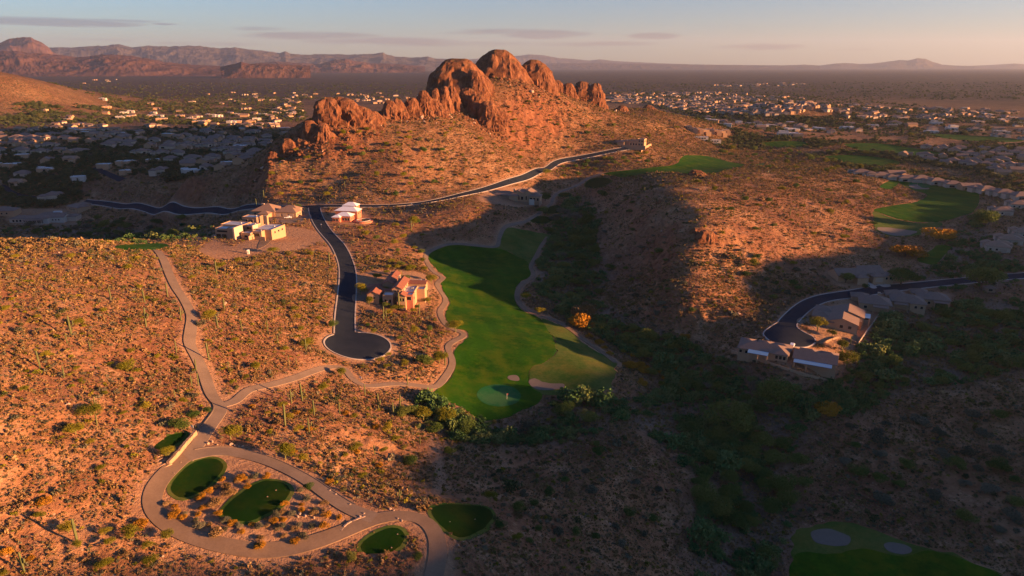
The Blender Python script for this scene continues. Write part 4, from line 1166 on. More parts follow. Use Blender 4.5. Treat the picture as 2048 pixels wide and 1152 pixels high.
SC3 = np.stack([s, s, s * rng.uniform(.7, 1.2, len(x))], 1)
inst_stuff('desert_scrub', np.stack([x, y, z - .05], 1), SC3, .08, SCT, 'low dry desert brush covering the hills', [.16, .16, .16, .16, .17, .08, .08, .03])
print('scrub', len(x))
# ---- rounder shrubs standing over the brush, in loose clumps
MST = []
for v in range(3):
    V, Q = crown(300, 1.0, 1.0, .72, .5, .10, 370 + v, lobes=6, fill=.4); MST.append(mesh_from('shrub', V, Q, M[('shrub_leaf', 'grey_leaf', 'town_leaf')[v]]))
x1, y1 = polar(9000, 130, 480, .6); x2, y2 = polar(15000, 480, 1300, .4)
x = np.concatenate([x1, x2]); y = np.concatenate([y1, y2])
k = clear(x, y) & ((.12 + .75 * fbm(x / 34, y / 34, 4, 160)) > rng.random(len(x)) * .6); x, y = x[k], y[k]
s = rng.lognormal(.18, .38, len(x)) * np.interp(np.hypot(x, y), [150, 500, 1300], [.72, 1.0, 1.35])
inst_stuff('clumped_shrubs', np.stack([x, y, height(x, y) - .1], 1), np.stack([s, s, s * rng.uniform(.7, 1.1, len(x))], 1), .06, MST, 'olive and grey shrubs in loose clumps over the brushy hills')
print('shrubs', len(x))
# ---- thickets of the wash and the trees of the far town
WT = []
for v in range(4):
    V, Q = crown(420, 1.0, 1.0, .72, .55, .115, 400 + v, lobes=7, fill=.4); WT.append(mesh_from('thicket', V, Q, M['wash_leaf']))
xs, ys = [], []
for P, n in zip(WASHP, (2300, 3600, 900, 1200, 2600, 1400)):
    x0_, y0_ = P.min(0); x1_, y1_ = P.max(0)
    a = rng.uniform(x0_, x1_, n * 3); b = rng.uniform(y0_, y1_, n * 3)
    m = inpoly(P, a, b); a, b = a[m][:n], b[m][:n]; xs.append(a); ys.append(b)
x = np.concatenate(xs); y = np.concatenate(ys)
k = clear(x, y) & ((.45 + .8 * fbm(x / 16, y / 16, 3, 90)) > rng.random(len(x)) * .8) ; x, y = x[k], y[k]
s = rng.lognormal(.45, .42, len(x)) * 1.15
inst_stuff('wash_thicket', np.stack([x, y, height(x, y) - .1], 1), np.stack([s, s, s * rng.uniform(.7, 1.15, len(x))], 1), .06, WT, 'dense dark green thickets along the dry wash')
TW = [[(0,245),(560,245),(560,300),(470,330),(300,385),(160,400),(0,440)], [(0,195),(600,195),(620,245),(0,245)], [(1210,185),(1600,190),(2048,230),(2048,400),(1830,355),(1700,335),(1560,300),(1480,270),(1380,235)],
      [(0,165),(2048,165),(2048,200),(0,200)], [(1380,270),(1560,265),(1600,300),(1450,300)]]
xs, ys, ss = [], [], []
for p, n in zip(TW, (8500, 7000, 17000, 9000, 900)):
    P = np.array(p, float)
    a = rng.uniform(P[:, 0].min(), P[:, 0].max(), n * 2); b = rng.uniform(P[:, 1].min(), P[:, 1].max(), n * 2)
    m = inpoly(P, a, b); a, b = hit(a[m][:n], b[m][:n]); xs.append(a); ys.append(b)
TWT = []
for me in WT:
    q = me.copy(); q.materials[0] = M['town_leaf']; TWT.append(q)
x = np.concatenate(xs); y = np.concatenate(ys)
k = (y > 560) & (y < 8000) & (slope(x, y) < .35) & clear(x, y); x, y = x[k], y[k]
k = (.5 + .8 * fbm(x / 60, y / 60, 3, 95)) > rng.random(len(x)) * .7; x, y = x[k], y[k]
s = 1.3 * rng.lognormal(.75, .35, len(x)) * np.interp(y, [600, 2000, 6000], [.8, 1.1, 1.6])
inst_stuff('town_greenery', np.stack([x, y, height(x, y) - .1], 1), np.stack([s, s, s * rng.uniform(.7, 1.1, len(x))], 1), .05, TWT, 'trees and hedges spread between the far houses')
print('trees', len(x))
# ------------------------------------------------------------------ buildings and small things
simple('stucco_tan', (.37, .235, .145), .9, .10, .5); simple('stucco_pale', (.42, .335, .265), .9, .08, .5); simple('stucco_brown', (.23, .15, .105), .9, .12, .5)
simple('stucco_red', (.42, .15, .095), .9, .10, .5); simple('stucco_white', (.44, .40, .36), .9, .06, .5); simple('stone_wall', (.34, .22, .14), .95, .35, .9, bump=.8)
simple('tile_brown', (.185, .128, .106), .85, .16, .5, fine=3); simple('tile_red', (.23, .092, .06), .85, .2, .6, fine=3); simple('tile_tan', (.26, .165, .115), .85, .14, .5, fine=3)
simple('roof_white', (.48, .48, .50), .7, .05, .3); simple('roof_grey', (.36, .35, .36), .8, .1, .3); simple('metal_white', (.74, .74, .78), .45, .05, .3, spec=.5); simple('metal_blue', (.13, .27, .45), .4, .05, .3, spec=.5)
simple('glass_dark', (.012, .014, .018), .25, .1, 1, spec=.4); simple('wood_dark', (.07, .04, .025), .8, .2, 1); simple('garage_paint', (.40, .30, .23), .8, .06, 1)
simple('car_white', (.75, .76, .78), .3, .03, 1, spec=.5); simple('rubber', (.012, .012, .013), .8, .05, 1); simple('water', (.015, .05, .06), .08, .1, 1, spec=.5); simple('paint_white', (.75, .74, .70), .6, .03, 1)
simple('metal_dark', (.05, .05, .05), .5, .1, 1); simple('boulder', (.36, .26, .20), .95, .25, .8, bump=.8); simple('flag_red', (.5, .03, .02), .7, .05, 1)

class MB:
    def __init__(s): s.v = []; s.f = []; s.mi = []; s.mats = []
    def mat(s, m):
        if m not in s.mats: s.mats.append(m)
        return s.mats.index(m)
    def poly(s, pts, faces, m):
        b = len(s.v); s.v += [tuple(map(float, p)) for p in pts]; k = s.mat(m)
        for f in faces: s.f.append(tuple(b + i for i in f)); s.mi.append(k)
    def box(s, x, y, w, d, z0, z1, m, rot=0, top=None):
        c, sn = math.cos(rot), math.sin(rot); P = []
        for z in (z0, z1):
            for u, v in ((-w / 2, -d / 2), (w / 2, -d / 2), (w / 2, d / 2), (-w / 2, d / 2)):
                P.append((x + u * c - v * sn, y + u * sn + v * c, z))
        s.poly(P, [(0, 3, 2, 1), (0, 1, 5, 4), (1, 2, 6, 5), (2, 3, 7, 6), (3, 0, 4, 7), (4, 5, 6, 7)], m)
    def hip(s, x, y, w, d, z, rise, m, over=.6, th=.18):
        a, b = w / 2 + over, d / 2 + over; k = min(a, b)
        if w >= d: R = [(x - a + k, y, z + rise), (x + a - k, y, z + rise)]
        else: R = [(x, y - b + k, z + rise), (x, y + b - k, z + rise)]
        C = [(x - a, y - b), (x + a, y - b), (x + a, y + b), (x - a, y + b)]
        P = [(p[0], p[1], z - th) for p in C] + [(p[0], p[1], z) for p in C] + R
        F = [(0, 3, 2, 1), (0, 1, 5, 4), (1, 2, 6, 5), (2, 3, 7, 6), (3, 0, 4, 7)]
        F += [(4, 5, 9, 8), (5, 6, 9), (6, 7, 8, 9), (7, 4, 8)] if w >= d else [(4, 5, 8), (5, 6, 9, 8), (6, 7, 9), (7, 4, 8, 9)]
        s.poly(P, F, m)
    def gable(s, x, y, w, d, z, rise, m, wallm, wb, ridge='x', over=.5, th=.18):
        a, b = w / 2 + over, d / 2 + over
        if ridge == 'x':
            P = [(x - a, y - b, z), (x + a, y - b, z), (x + a, y, z + rise), (x - a, y, z + rise), (x - a, y + b, z), (x + a, y + b, z)]
            wb.poly([(x - w / 2, y - d / 2, z - .02), (x - w / 2, y + d / 2, z - .02), (x - w / 2, y, z + rise * (1 - .02)), (x + w / 2, y - d / 2, z - .02), (x + w / 2, y + d / 2, z - .02), (x + w / 2, y, z + rise * .98)], [(0, 2, 1), (3, 4, 5)], wallm)
        else:
            P = [(x - a, y - b, z), (x - a, y + b, z), (x, y + b, z + rise), (x, y - b, z + rise), (x + a, y - b, z), (x + a, y + b, z)]
            wb.poly([(x - w / 2, y - d / 2, z - .02), (x + w / 2, y - d / 2, z - .02), (x, y - d / 2, z + rise * .98), (x - w / 2, y + d / 2, z - .02), (x + w / 2, y + d / 2, z - .02), (x, y + d / 2, z + rise * .98)], [(0, 1, 2), (3, 5, 4)], wallm)
        Q = [(p[0], p[1], p[2] + th) for p in P]
        F = [(0, 1, 2, 3), (3, 2, 5, 4)]
        up = [tuple(i + 6 for i in f) for f in F]; dn = [f[::-1] for f in F]
        sd_ = [(0, 1, 7, 6), (1, 2, 8, 7), (2, 5, 11, 8), (5, 4, 10, 11), (4, 3, 9, 10), (3, 0, 6, 9)]
        s.poly(P + Q, up + dn + sd_, m)
    def cyl(s, x, y, r, z0, z1, m, k=14, r2=None):
        r2 = r if r2 is None else r2; P = []
        for z, q in ((z0, r), (z1, r2)):
            for i in range(k): P.append((x + q * math.cos(2 * PI * i / k), y + q * math.sin(2 * PI * i / k), z))
        F = [(i, (i + 1) % k, k + (i + 1) % k, k + i) for i in range(k)] + [tuple(range(k, 2 * k)), tuple(range(k))[::-1]]
        s.poly(P, F, m)
    def mesh(s, name):
        me = bpy.data.meshes.new(name); me.from_pydata(s.v, [], s.f)
        for m in s.mats: me.materials.append(M[m])
        me.polygons.foreach_set('material_index', s.mi); me.update(); return me
    def build(s, name, parent=None):
        if not s.v: return None
        o = bpy.data.objects.new(name, s.mesh(name)); col.objects.link(o)
        if parent: o.parent = parent
        return o
def tag(o, label, cat, group=None):
    o['label'] = label; o['category'] = cat
    if group: o['group'] = group
    return o
def root_at(name, px, py, rot, dz=0, xy=None):
    x, y = xy or gp(px, py)
    e = bpy.data.objects.new(name, None); e.empty_display_size = .1; col.objects.link(e)
    e.location = (x, y, float(H0(x, y)) + dz); e.rotation_euler = (0, 0, math.radians(rot)); return e

def house(name, label, px, py, rot, vols, wall='stucco_tan', roof='tile_brown', flat='roof_white', dz=.2, cat='house', wins=(), doors=(), porches=(), chim=(), slabs=(), group=None, xy=None, trim=(), zs=1.0):
    """vols: (x, y, w, d, h, kind, rise) in metres, front towards -y; wins: (x, y, z, w, h, side); porches: (x, y, w, d, h)"""
    R = root_at(name, px, py, rot, dz, xy)
    wb, rb = MB(), MB()
    for i, v in enumerate(vols):
        x, y, w_, d_, h, kind, rise = v[:7]; h = h + .017 * i; wm_ = v[7] if len(v) > 7 else wall; w_ += .006 * i; d_ += .006 * i
        z0 = -3.5 - .01 * i
        if kind == 'flat':
            p = .55; t = .32
            wb.box(x, y, w_, d_, z0, h - p, wm_)
            wb.box(x, y - d_ / 2 + t / 2, w_, t, h - p, h, wm_); wb.box(x, y + d_ / 2 - t / 2, w_, t, h - p, h, wm_)
            wb.box(x - w_ / 2 + t / 2, y, t, d_ - 2 * t, h - p, h, wm_); wb.box(x + w_ / 2 - t / 2, y, t, d_ - 2 * t, h - p, h, wm_)
            rb.box(x, y, w_ - 2 * t - .01, d_ - 2 * t - .01, h - p + .004, h - p + .12, flat)
            if w_ > 6 and d_ > 5:
                rb.box(x + w_ * .2, y + d_ * .1, 1.1, 1.1, h - p + .12, h - p + .9, 'roof_grey')
        elif kind == 'hip':
            wb.box(x, y, w_, d_, z0, h - .19, wm_); rb.hip(x, y, w_, d_, h, rise, roof)
        else:
            wb.box(x, y, w_, d_, z0, h - .02, wm_); rb.gable(x, y, w_, d_, h, rise, roof, wm_, wb, 'x' if kind == 'gx' else 'y')
    for x, y, w_, d_, z0, z1, m in trim: wb.box(x, y, w_, d_, z0, z1, m)
    wb.build('wall', R); rb.build('roof', R)
    for x, y, z, w_, h_, sd_ in wins:
        b = MB(); g = MB()
        if sd_ in 'fb': b.box(x, y, w_ + .24, .14, z - .12, z + h_ + .12, 'stucco_pale'); g.box(x, y + (-.05 if sd_ == 'f' else .05), w_, .10, z, z + h_, 'glass_dark')
        else: b.box(x, y, .14, w_ + .24, z - .12, z + h_ + .12, 'stucco_pale'); g.box(x + (.05 if sd_ == 'r' else -.05), y, .10, w_, z, z + h_, 'glass_dark')
        o = b.build('window', R); g.build('pane', o)
    for x, y, w_, h_, sd_ in doors:
        b = MB()
        if sd_ in 'fb': b.box(x, y, w_, .12, 0, h_, 'garage_paint')
        else: b.box(x, y, .12, w_, 0, h_, 'garage_paint')
        for q in range(1, 4):
            if sd_ in 'fb': b.box(x, y + (-.065 if sd_ == 'f' else .065), w_ - .1, .02, h_ * q / 4 - .03, h_ * q / 4 + .03, 'wood_dark')
            else: b.box(x + .065, y, .02, w_ - .1, h_ * q / 4 - .03, h_ * q / 4 + .03, 'wood_dark')
        b.build('garage_door', R)
    for p in porches:
        x, y, w_, d_, h = p[:5]; m = p[5] if len(p) > 5 else roof; sl2 = p[6] if len(p) > 6 else .5
        b = MB(); a, c = x - w_ / 2, x + w_ / 2
        P = [(a, y - d_ / 2, h - sl2), (c, y - d_ / 2, h - sl2), (c, y + d_ / 2, h), (a, y + d_ / 2, h)]
        b.poly([(q[0], q[1], q[2] + .16) for q in P] + P, [(0, 1, 2, 3), (7, 6, 5, 4), (0, 4, 5, 1), (1, 5, 6, 2), (2, 6, 7, 3), (3, 7, 4, 0)], m)
        b.build('patio_roof', R)
        n_ = max(2, int(w_ / 4.5) + 1)
        for q in range(n_):
            b = MB(); b.box(a + .35 + (w_ - .7) * q / (n_ - 1), y - d_ / 2 + .35, .5, .5, -1.5, h - sl2 + .03, wall); b.build('column', R)
        b = MB(); b.box(x, y + d_ / 2 + .06, w_ - 1.2, .12, .1, h - 1.0, 'glass_dark'); b.build('glass_door', R)
    for x, y, w_, z0, z1 in chim:
        b = MB(); b.box(x, y, w_, w_ * .8, z0, z1, wall); b.box(x, y, w_ + .3, w_ * .8 + .3, z1, z1 + .25, 'stucco_pale'); b.build('chimney', R)
    tag(R, label, cat, group)
    R.scale = (1, 1, zs)
    return R
def W(x, y, z, n, gap, w_=1.3, h_=1.3, side='f'):
    r = []
    for i in range(n):
        o = (i - (n - 1) / 2) * gap
        r.append((x + o, y, z, w_, h_, side) if side in 'fb' else (x, y + o, z, w_, h_, side))
    return r

house('modern_house', 'flat roofed tan modern house on the bulldozed knoll, the biggest left of the road', 488, 476, -13,
 [(-12, -1, 11, 8, 8, 'flat', 0), (-5.6, -2, 4.2, 8, 8.8, 'flat', 0, 'stone_wall'), (-12, 10, 16, 11, 8.6, 'flat', 0), (-6, 21, 11, 8, 12, 'flat', 0, 'stucco_brown'), (0, 11, 7, 9, 8.2, 'flat', 0),
  (3, 1, 7, 6, 4.6, 'flat', 0), (11, 13, 14, 17, 6.2, 'flat', 0), (9.5, 3, 7, 5, 5.6, 'flat', 0), (-18.6, -3, 3, 6, 2.0, 'flat', 0)],
 wins=W(-13, -5.05, 1.2, 2, 4.2, 3.4, 2.4) + W(-12, -5.05, 5.2, 1, 1, 8, 1.4) + W(-6, 16.95, 8, 2, 4, 1.6, 2) + W(18.06, 13, 2.5, 3, 4.5, 1.6, 1.6, 'r') + W(.5, 6.4, 5.2, 1, 1, 3.5, 1.8) + W(9.5, .42, 1, 1, 1, 4.6, 3) + W(3, -2.06, 1.2, 1, 1, 2.2, 1.6),
 chim=[(5.2, 20, 2.2, 0, 13)], zs=.84, trim=[(-2.6, -2, 1.3, 9.5, -3, 9.6, 'stucco_pale'), (4.3, 7, .9, 6, -2, 9, 'stucco_pale'), (7.2, -2.5, .5, 6, -3, 3.2, 'stucco_tan'), (13.5, -1.8, 7, .5, -3, 2.2, 'stucco_tan')])
house('hip_roof_house', 'brown hip roofed house with a triple garage and white pickup in front', 552, 432, -8,
 [(-8, 4, 19, 17, 4.4, 'hip', 4.6), (10, 1, 18, 10, 4.0, 'hip', 2.8), (-5, -7.5, 8, 6, 3.6, 'hip', 1.8), (8, 11, 14, 9, 4.0, 'hip', 2.6)], wall='stucco_tan', roof='tile_tan',
 doors=[(4, -4.1, 3.6, 2.8, 'f'), (9.5, -4.1, 3.6, 2.8, 'f'), (15, -4.1, 3.2, 2.8, 'f')], wins=W(-13, -4.56, 1, 2, 4, 2, 1.6) + W(19.05, 1, 1.2, 2, 4, 1.4, 1.4, 'r'), chim=[(-13.5, 7, 1.8, 4, 8.0)])
house('metal_roof_house', 'red walled house with white metal hip roofs beside the road junction', 688, 441, -9,
 [(1, 0, 12, 8, 4.4, 'hip', 2.2), (0, 10, 18, 9, 6.4, 'hip', 2.6), (-1, 19, 11, 7, 8.6, 'hip', 2.2), (-3.5, -5, 6, 4, 3.8, 'hip', 1.4)], wall='stucco_red', roof='metal_white',
 wins=W(3.5, -4.06, .8, 3, 2.2, 1.2, 1.9) + W(7.06, 0, 1, 2, 3, 1.2, 1.6, 'r') + W(9.06, 10, 3.5, 2, 3.5, 1.3, 1.3, 'r') + W(-3.5, -7.06, .8, 2, 2.4, 1, 1.6) + W(-1, 15.4, 6.8, 2, 3, 1.2, 1.0))
house('stucco_villa', 'rambling villa with red tile gables and pale flat roofs between cul-de-sac road and fairway', 779, 606, -4,
 [(-7.5, -1, 6.2, 6.5, 5.6, 'gy', 2.0), (.4, -1.5, 5.6, 6, 5.8, 'flat', 0), (7.8, -3, 4.6, 5, 5.4, 'gy', 1.6), (11.6, -1, 4, 5, 5.9, 'flat', 0, 'stucco_red'), (4.2, 10, 5.4, 18, 7.2, 'gy', 1.7), (-3.6, 19, 6, 13, 6.2, 'gy', 1.8),
  (-10, 13, 11, 10, 4.2, 'hip', 2.0), (10.2, 24, 9.5, 6, 5.2, 'flat', 0), (11.5, 18.4, 10.5, 5, 5.6, 'gx', 1.4), (9.2, 9, 7, 12, 5.0, 'flat', 0), (-2.2, 4.6, 7, 6, 4.6, 'gx', 1.5), (-3.6, 29, 5, 7, 6.6, 'gy', 1.4), (14.4, 13.2, 5.4, 5, 4.4, 'flat', 0)],
 wall='stucco_tan', roof='tile_red', wins=W(-7.5, -4.3, 3.4, 2, 1.4, .8, 1.3) + W(.4, -4.56, 1.6, 2, 2.4, 1.1, 1.8) + W(7.8, -5.56, 2.8, 3, 1.3, .9, 1.8) + W(11.6, -3.56, 3.0, 1, 1, 2.2, 1.8) + W(7.0, 8, 5.6, 3, 4, .9, .9, 'r') + W(13.66, -1, 2.6, 1, 1, 2, 1.6, 'r') + W(4.2, .9, 6.0, 2, 1.8, .8, .8),
 doors=[(-11.5, 7.9, 4.6, 2.7, 'f'), (-7, 7.9, 3, 2.7, 'f')], chim=[(2.2, 16, 1.4, 6, 9.6)])
BR = dict(wall='stucco_tan', roof='tile_brown')
house('ranch_house', 'single storey house with a short blue patio roof, leftmost under the dark cul-de-sac', 1527, 708, -27,
 [(0, 0, 22, 10.5, 3.2, 'hip', 2.4), (-8, 5, 6.5, 6, 3.2, 'hip', 1.3), (0, 5.5, 6.5, 6, 3.2, 'hip', 1.3), (8, 5, 7, 7, 3.2, 'hip', 1.4), (8, -2, 6, 7, 3.2, 'hip', 1.5)],
 porches=[(-1.8, -7.05, 9, 3.8, 3.2, 'metal_blue', .5)], wins=W(-8.5, -5.31, .9, 2, 2.6, 1.2, 1.4) + W(8, -5.56, .8, 3, 1.7, 1.2, 1.7) + W(11.06, -2, .9, 2, 3, 1.2, 1.4, 'r'), **BR)
house('ranch_house', 'single storey house with a long pale blue patio roof under the dark cul-de-sac', 1629, 728, -27,
 [(0, 0, 18, 11, 3.2, 'gx', 2.5), (-3, 6, 8, 6, 3.2, 'hip', 1.4), (5.5, 6, 7, 6, 3.2, 'hip', 1.4)], porches=[(-.6, -7.2, 16, 3.6, 3.2, 'metal_blue', .6)],
 wins=W(9.06, 0, .9, 3, 3.0, 1.2, 1.5, 'r') + W(-9.06, 0, .9, 2, 4, 1.2, 1.4, 'l'), **BR)
house('twin_gable_house', 'house with two big parallel gables glowing orange inside the bend of the dark road', 1683, 652, -28,
 [(0, 0, 15, 12.5, 3.4, 'gy', 2.7), (2.0, 13, 15.5, 13, 3.6, 'gy', 2.8), (-10, 4, 9, 9, 3.4, 'hip', 1.8), (-9.5, 14, 9, 10, 3.4, 'hip', 1.8), (-7, -3.5, 6, 6, 3.2, 'hip', 1.4)], porches=[(10.9, 12.4, 4.0, 6.5, 3.4, 'metal_blue', .3)],
 wins=W(7.06, -2, .9, 2, 3, 1.4, 1.6, 'r') + W(2, -6.3, .9, 2, 4, 1.6, 1.6) + W(9.4, 17, .9, 1, 3, 1.4, 1.6, 'r'), trim=[(8.1, 3.4, 2.2, 4, -3, 3.2, 'stucco_brown')], **BR)
house('ranch_house', 'shaded brown roofed house with a chimney, just behind the orange lit twin gables', 1747, 614, -22,
 [(0, 0, 16, 14, 3.8, 'hip', 3.3), (-7, 8, 9, 8, 3.6, 'hip', 2.0)], porches=[(2.5, -8.6, 8, 3.6, 3.4)], chim=[(2, 3, 1.3, 4, 7.8)], wins=W(-5, -7.06, .9, 1, 3, 1.6, 1.5) + W(8.06, 0, .9, 2, 4, 1.3, 1.5, 'r'), **BR)
house('ranch_house', 'shaded brown roofed house, middle one of three along the right road', 1812, 611, -20,
 [(0, 0, 17, 13, 3.8, 'hip', 3.2), (-5, 9, 10, 9, 3.8, 'hip', 2.6), (4.5, -6, 8, 3, 3.5, 'gx', 1.0)], porches=[(-4.2, -8, 7.5, 3.4, 3.3)], wins=W(8.56, 0, .9, 2, 4, 1.3, 1.5, 'r') + W(5, -7.56, .9, 2, 3, 1.3, 1.5), **BR)
house('ranch_house', 'shaded brown roofed house with roof vents, farthest of three along the right road', 1863, 606, -18,
 [(0, 0, 16, 12, 3.8, 'hip', 3.0), (-5, 9, 9, 9, 3.6, 'hip', 2.2)], porches=[(3, -7.5, 8, 3, 3.2)], wins=W(-4.5, -6.06, .9, 2, 3, 1.4, 1.5), **BR)
house('ranch_house', 'long gabled house with two driveways on the far side of the right road', 1722, 559, 4,
 [(-8.5, 2, 18, 12, 3.8, 'gx', 3.0), (6, 5, 15, 13, 4.0, 'gx', 3.4), (8, -3, 7.5, 6, 3.4, 'hip', 1.6), (15, -1, 6, 7, 3.4, 'hip', 1.5), (-3.5, -5, 7, 6, 3.4, 'hip', 1.7)],
 doors=[(8, -6.1, 4.8, 2.4, 'f')], wins=W(15, -4.56, .9, 2, 2.6, 1.2, 1.4) + W(-11, -4.06, .9, 2, 3, 1.3, 1.3), wall='stucco_tan', roof='tile_brown')
for px, py, rt, lab in [(1992, 500, -24, 'pale roofed house at the right edge above the road, lowest of its row'), (2018, 486, -24, 'pale roofed house at the right edge, second up its row'), (2046, 472, -24, 'pale roofed house cut by the right edge of the view'),
                        (2002, 428, -20, 'striped roofed house at the right edge beside the far fairway'), (2036, 415, -20, 'roof cut by the right edge, above the striped roofed house')]:
    house('ranch_house', lab, px, py, rt, [(0, 0, 15, 13, 3.8, 'hip', 2.8), (5, 8, 11, 9, 3.8, 'hip', 2.2), (-5, 6, 8, 7, 3.5, 'gy', 1.8)], wins=W(-3, -6.56, .9, 2, 4, 1.4, 1.4) + W(7.56, 0, .9, 1, 3, 1.4, 1.4, 'r'), doors=[(3, -6.6, 4.5, 2.4, 'f')], wall='stucco_pale', roof='tile_tan')
house('shed', 'small brown hut by the trees south of the right road', 1976, 583, -10, [(0, 0, 6, 5, 2.8, 'hip', 1.3)], wall='stucco_brown', roof='tile_brown', wins=W(0, -2.56, .8, 1, 1, 2.4, 1.4), cat='hut')
house('terrace_house', 'big brown house with arched terrace below the hill road', 1037, 401, -14,
 [(-14, 3, 20, 12, 5, 'hip', 3.2, 'stucco_brown'), (0, 6, 14, 13, 6, 'gy', 3.4), (9, 7, 12, 14, 6.4, 'gy', 3.6), (16, 2, 11, 9, 5, 'hip', 2.8), (-4, -2, 8, 6, 5, 'hip', 2)], wall='stucco_tan', roof='tile_brown',
 wins=W(0, -.56, .8, 3, 3.6, 2.2, 3.0) + W(9, -.06, .8, 2, 4, 2.4, 3.4) + W(16, -2.56, .8, 3, 3.2, 2.2, 2.6) + W(-16, -3.06, 1, 3, 4, 1.4, 1.6), chim=[(-5, 4, 1.6, 5, 10)], trim=[(14, -5, 5, .4, -3, 2.4, 'stucco_white'), (-6, -6.5, 34, .5, -4, .3, 'stucco_brown'), (21.5, -3, .5, 9, -4, .4, 'stucco_brown')])
house('hillside_mansion', 'tan flat roofed mansion above the end of the hill road', 1256, 291, -22,
 [(-17, 4, 14, 13, 5, 'flat', 0, 'stucco_brown'), (-4, 5, 14, 14, 6, 'flat', 0), (8, 2, 12, 12, 7, 'flat', 0), (17, 3, 9, 14, 9, 'flat', 0), (-8, -5, 9, 7, 4.6, 'gx', 1.8)], wall='stucco_tan', roof='tile_brown', flat='tile_brown',
 wins=W(8, -4.06, 1, 3, 3.4, 1.8, 2.4) + W(17, -4.06, 1, 2, 3.6, 1.6, 2) + W(17, -4.06, 5.4, 2, 3.6, 1.6, 1.8) + W(21.56, 3, 5, 3, 3.6, 1.5, 1.8, 'r') + W(-17, -2.56, 1, 3, 3.6, 1.6, 1.8), trim=[(10, -12, 30, .6, -4, 1.6, 'stucco_tan')])
house('estate_house', 'sprawling shaded estate with pale walls and roof openings at the left edge', 82, 444, 6,
 [(0, 0, 22, 16, 5, 'hip', 2.6, 'stucco_white'), (-20, 4, 18, 13, 4.4, 'hip', 2.4), (16, 5, 16, 14, 4.6, 'gx', 2.2, 'stucco_white'), (4, 16, 24, 10, 5, 'hip', 2.4), (28, 10, 10, 12, 4.2, 'hip', 1.8)], wall='stucco_pale', roof='tile_brown',
 porches=[(-2, -10, 18, 4, 4.2)], wins=W(-20, -2.56, 1, 4, 3.4, 1.8, 2) + W(16, -2.06, 1.6, 3, 3, 1.2, 1.2), trim=[(-12, -15, 44, .4, -3, 1.0, 'stucco_pale'), (10, 16, 8, 3, 5, 7.9, 'roof_white')])
house('estate_house', 'shaded brown roofed house right beside the sprawling estate on the left', 158, 420, -30, [(0, 0, 22, 14, 4.4, 'hip', 2.8), (-8, 11, 12, 10, 4.2, 'hip', 2.2)], wins=W(0, -7.06, 1, 3, 4, 1.6, 1.6), **BR)
house('estate_house', 'shaded brown roofed house at the left border beyond the estate', 12, 428, 8, [(0, 0, 24, 15, 4.6, 'hip', 3), (-8, 12, 12, 10, 4.2, 'hip', 2.2)], wins=W(0, -7.56, 1, 3, 5, 1.6, 1.6), **BR)
house('clubhouse', 'white flat roofed clubhouse beside the distant green fairway', 1575, 272, -14, [(0, 0, 34, 16, 6, 'flat', 0), (16, -6, 16, 12, 5, 'flat', 0, 'stucco_tan'), (-6, 8, 16, 12, 8, 'flat', 0)], wall='stucco_white', wins=W(-4, -8.06, 1, 6, 4, 2.6, 2.6), cat='building')
LB = [(1384,262,14,0),(1396,264,12,0),(1407,268,16,0),(1418,264,13,0),(1430,267,15,0),(1441,270,14,0),(1377,258,10,0),(1450,266,12,0)]
for i, (px, py, w_, _) in enumerate(LB):
    house('lodge_building', 'sunlit tan flat roofed lodge building in the cluster right of the mountain', px, py, -15 + 7 * (i % 3), [(0, 0, w_, 10, 5 + i % 3, 'flat', 0), (w_ * .4, -5, w_ * .5, 6, 3.6, 'flat', 0)], wall='stucco_tan', flat='roof_grey', cat='building', group='lodge buildings right of the mountain', wins=W(0, -5.06, 1.2, 3, 3.4, 1.4, 1.8))
house('pavilion', 'long low white roofed pavilion in front of the lodge cluster, upper of two', 1401, 278, -8, [(0, 0, 22, 12, 3.6, 'flat', 0)], wall='stucco_white', cat='building', wins=W(0, -6.06, .8, 4, 4, 2.4, 1.8))
house('pavilion', 'long low white roofed pavilion in front of the lodge cluster, lower of two', 1424, 284, -8, [(0, 0, 26, 9, 3.6, 'flat', 0)], wall='stucco_white', cat='building', wins=W(0, -4.56, .8, 5, 4, 2.4, 1.8))

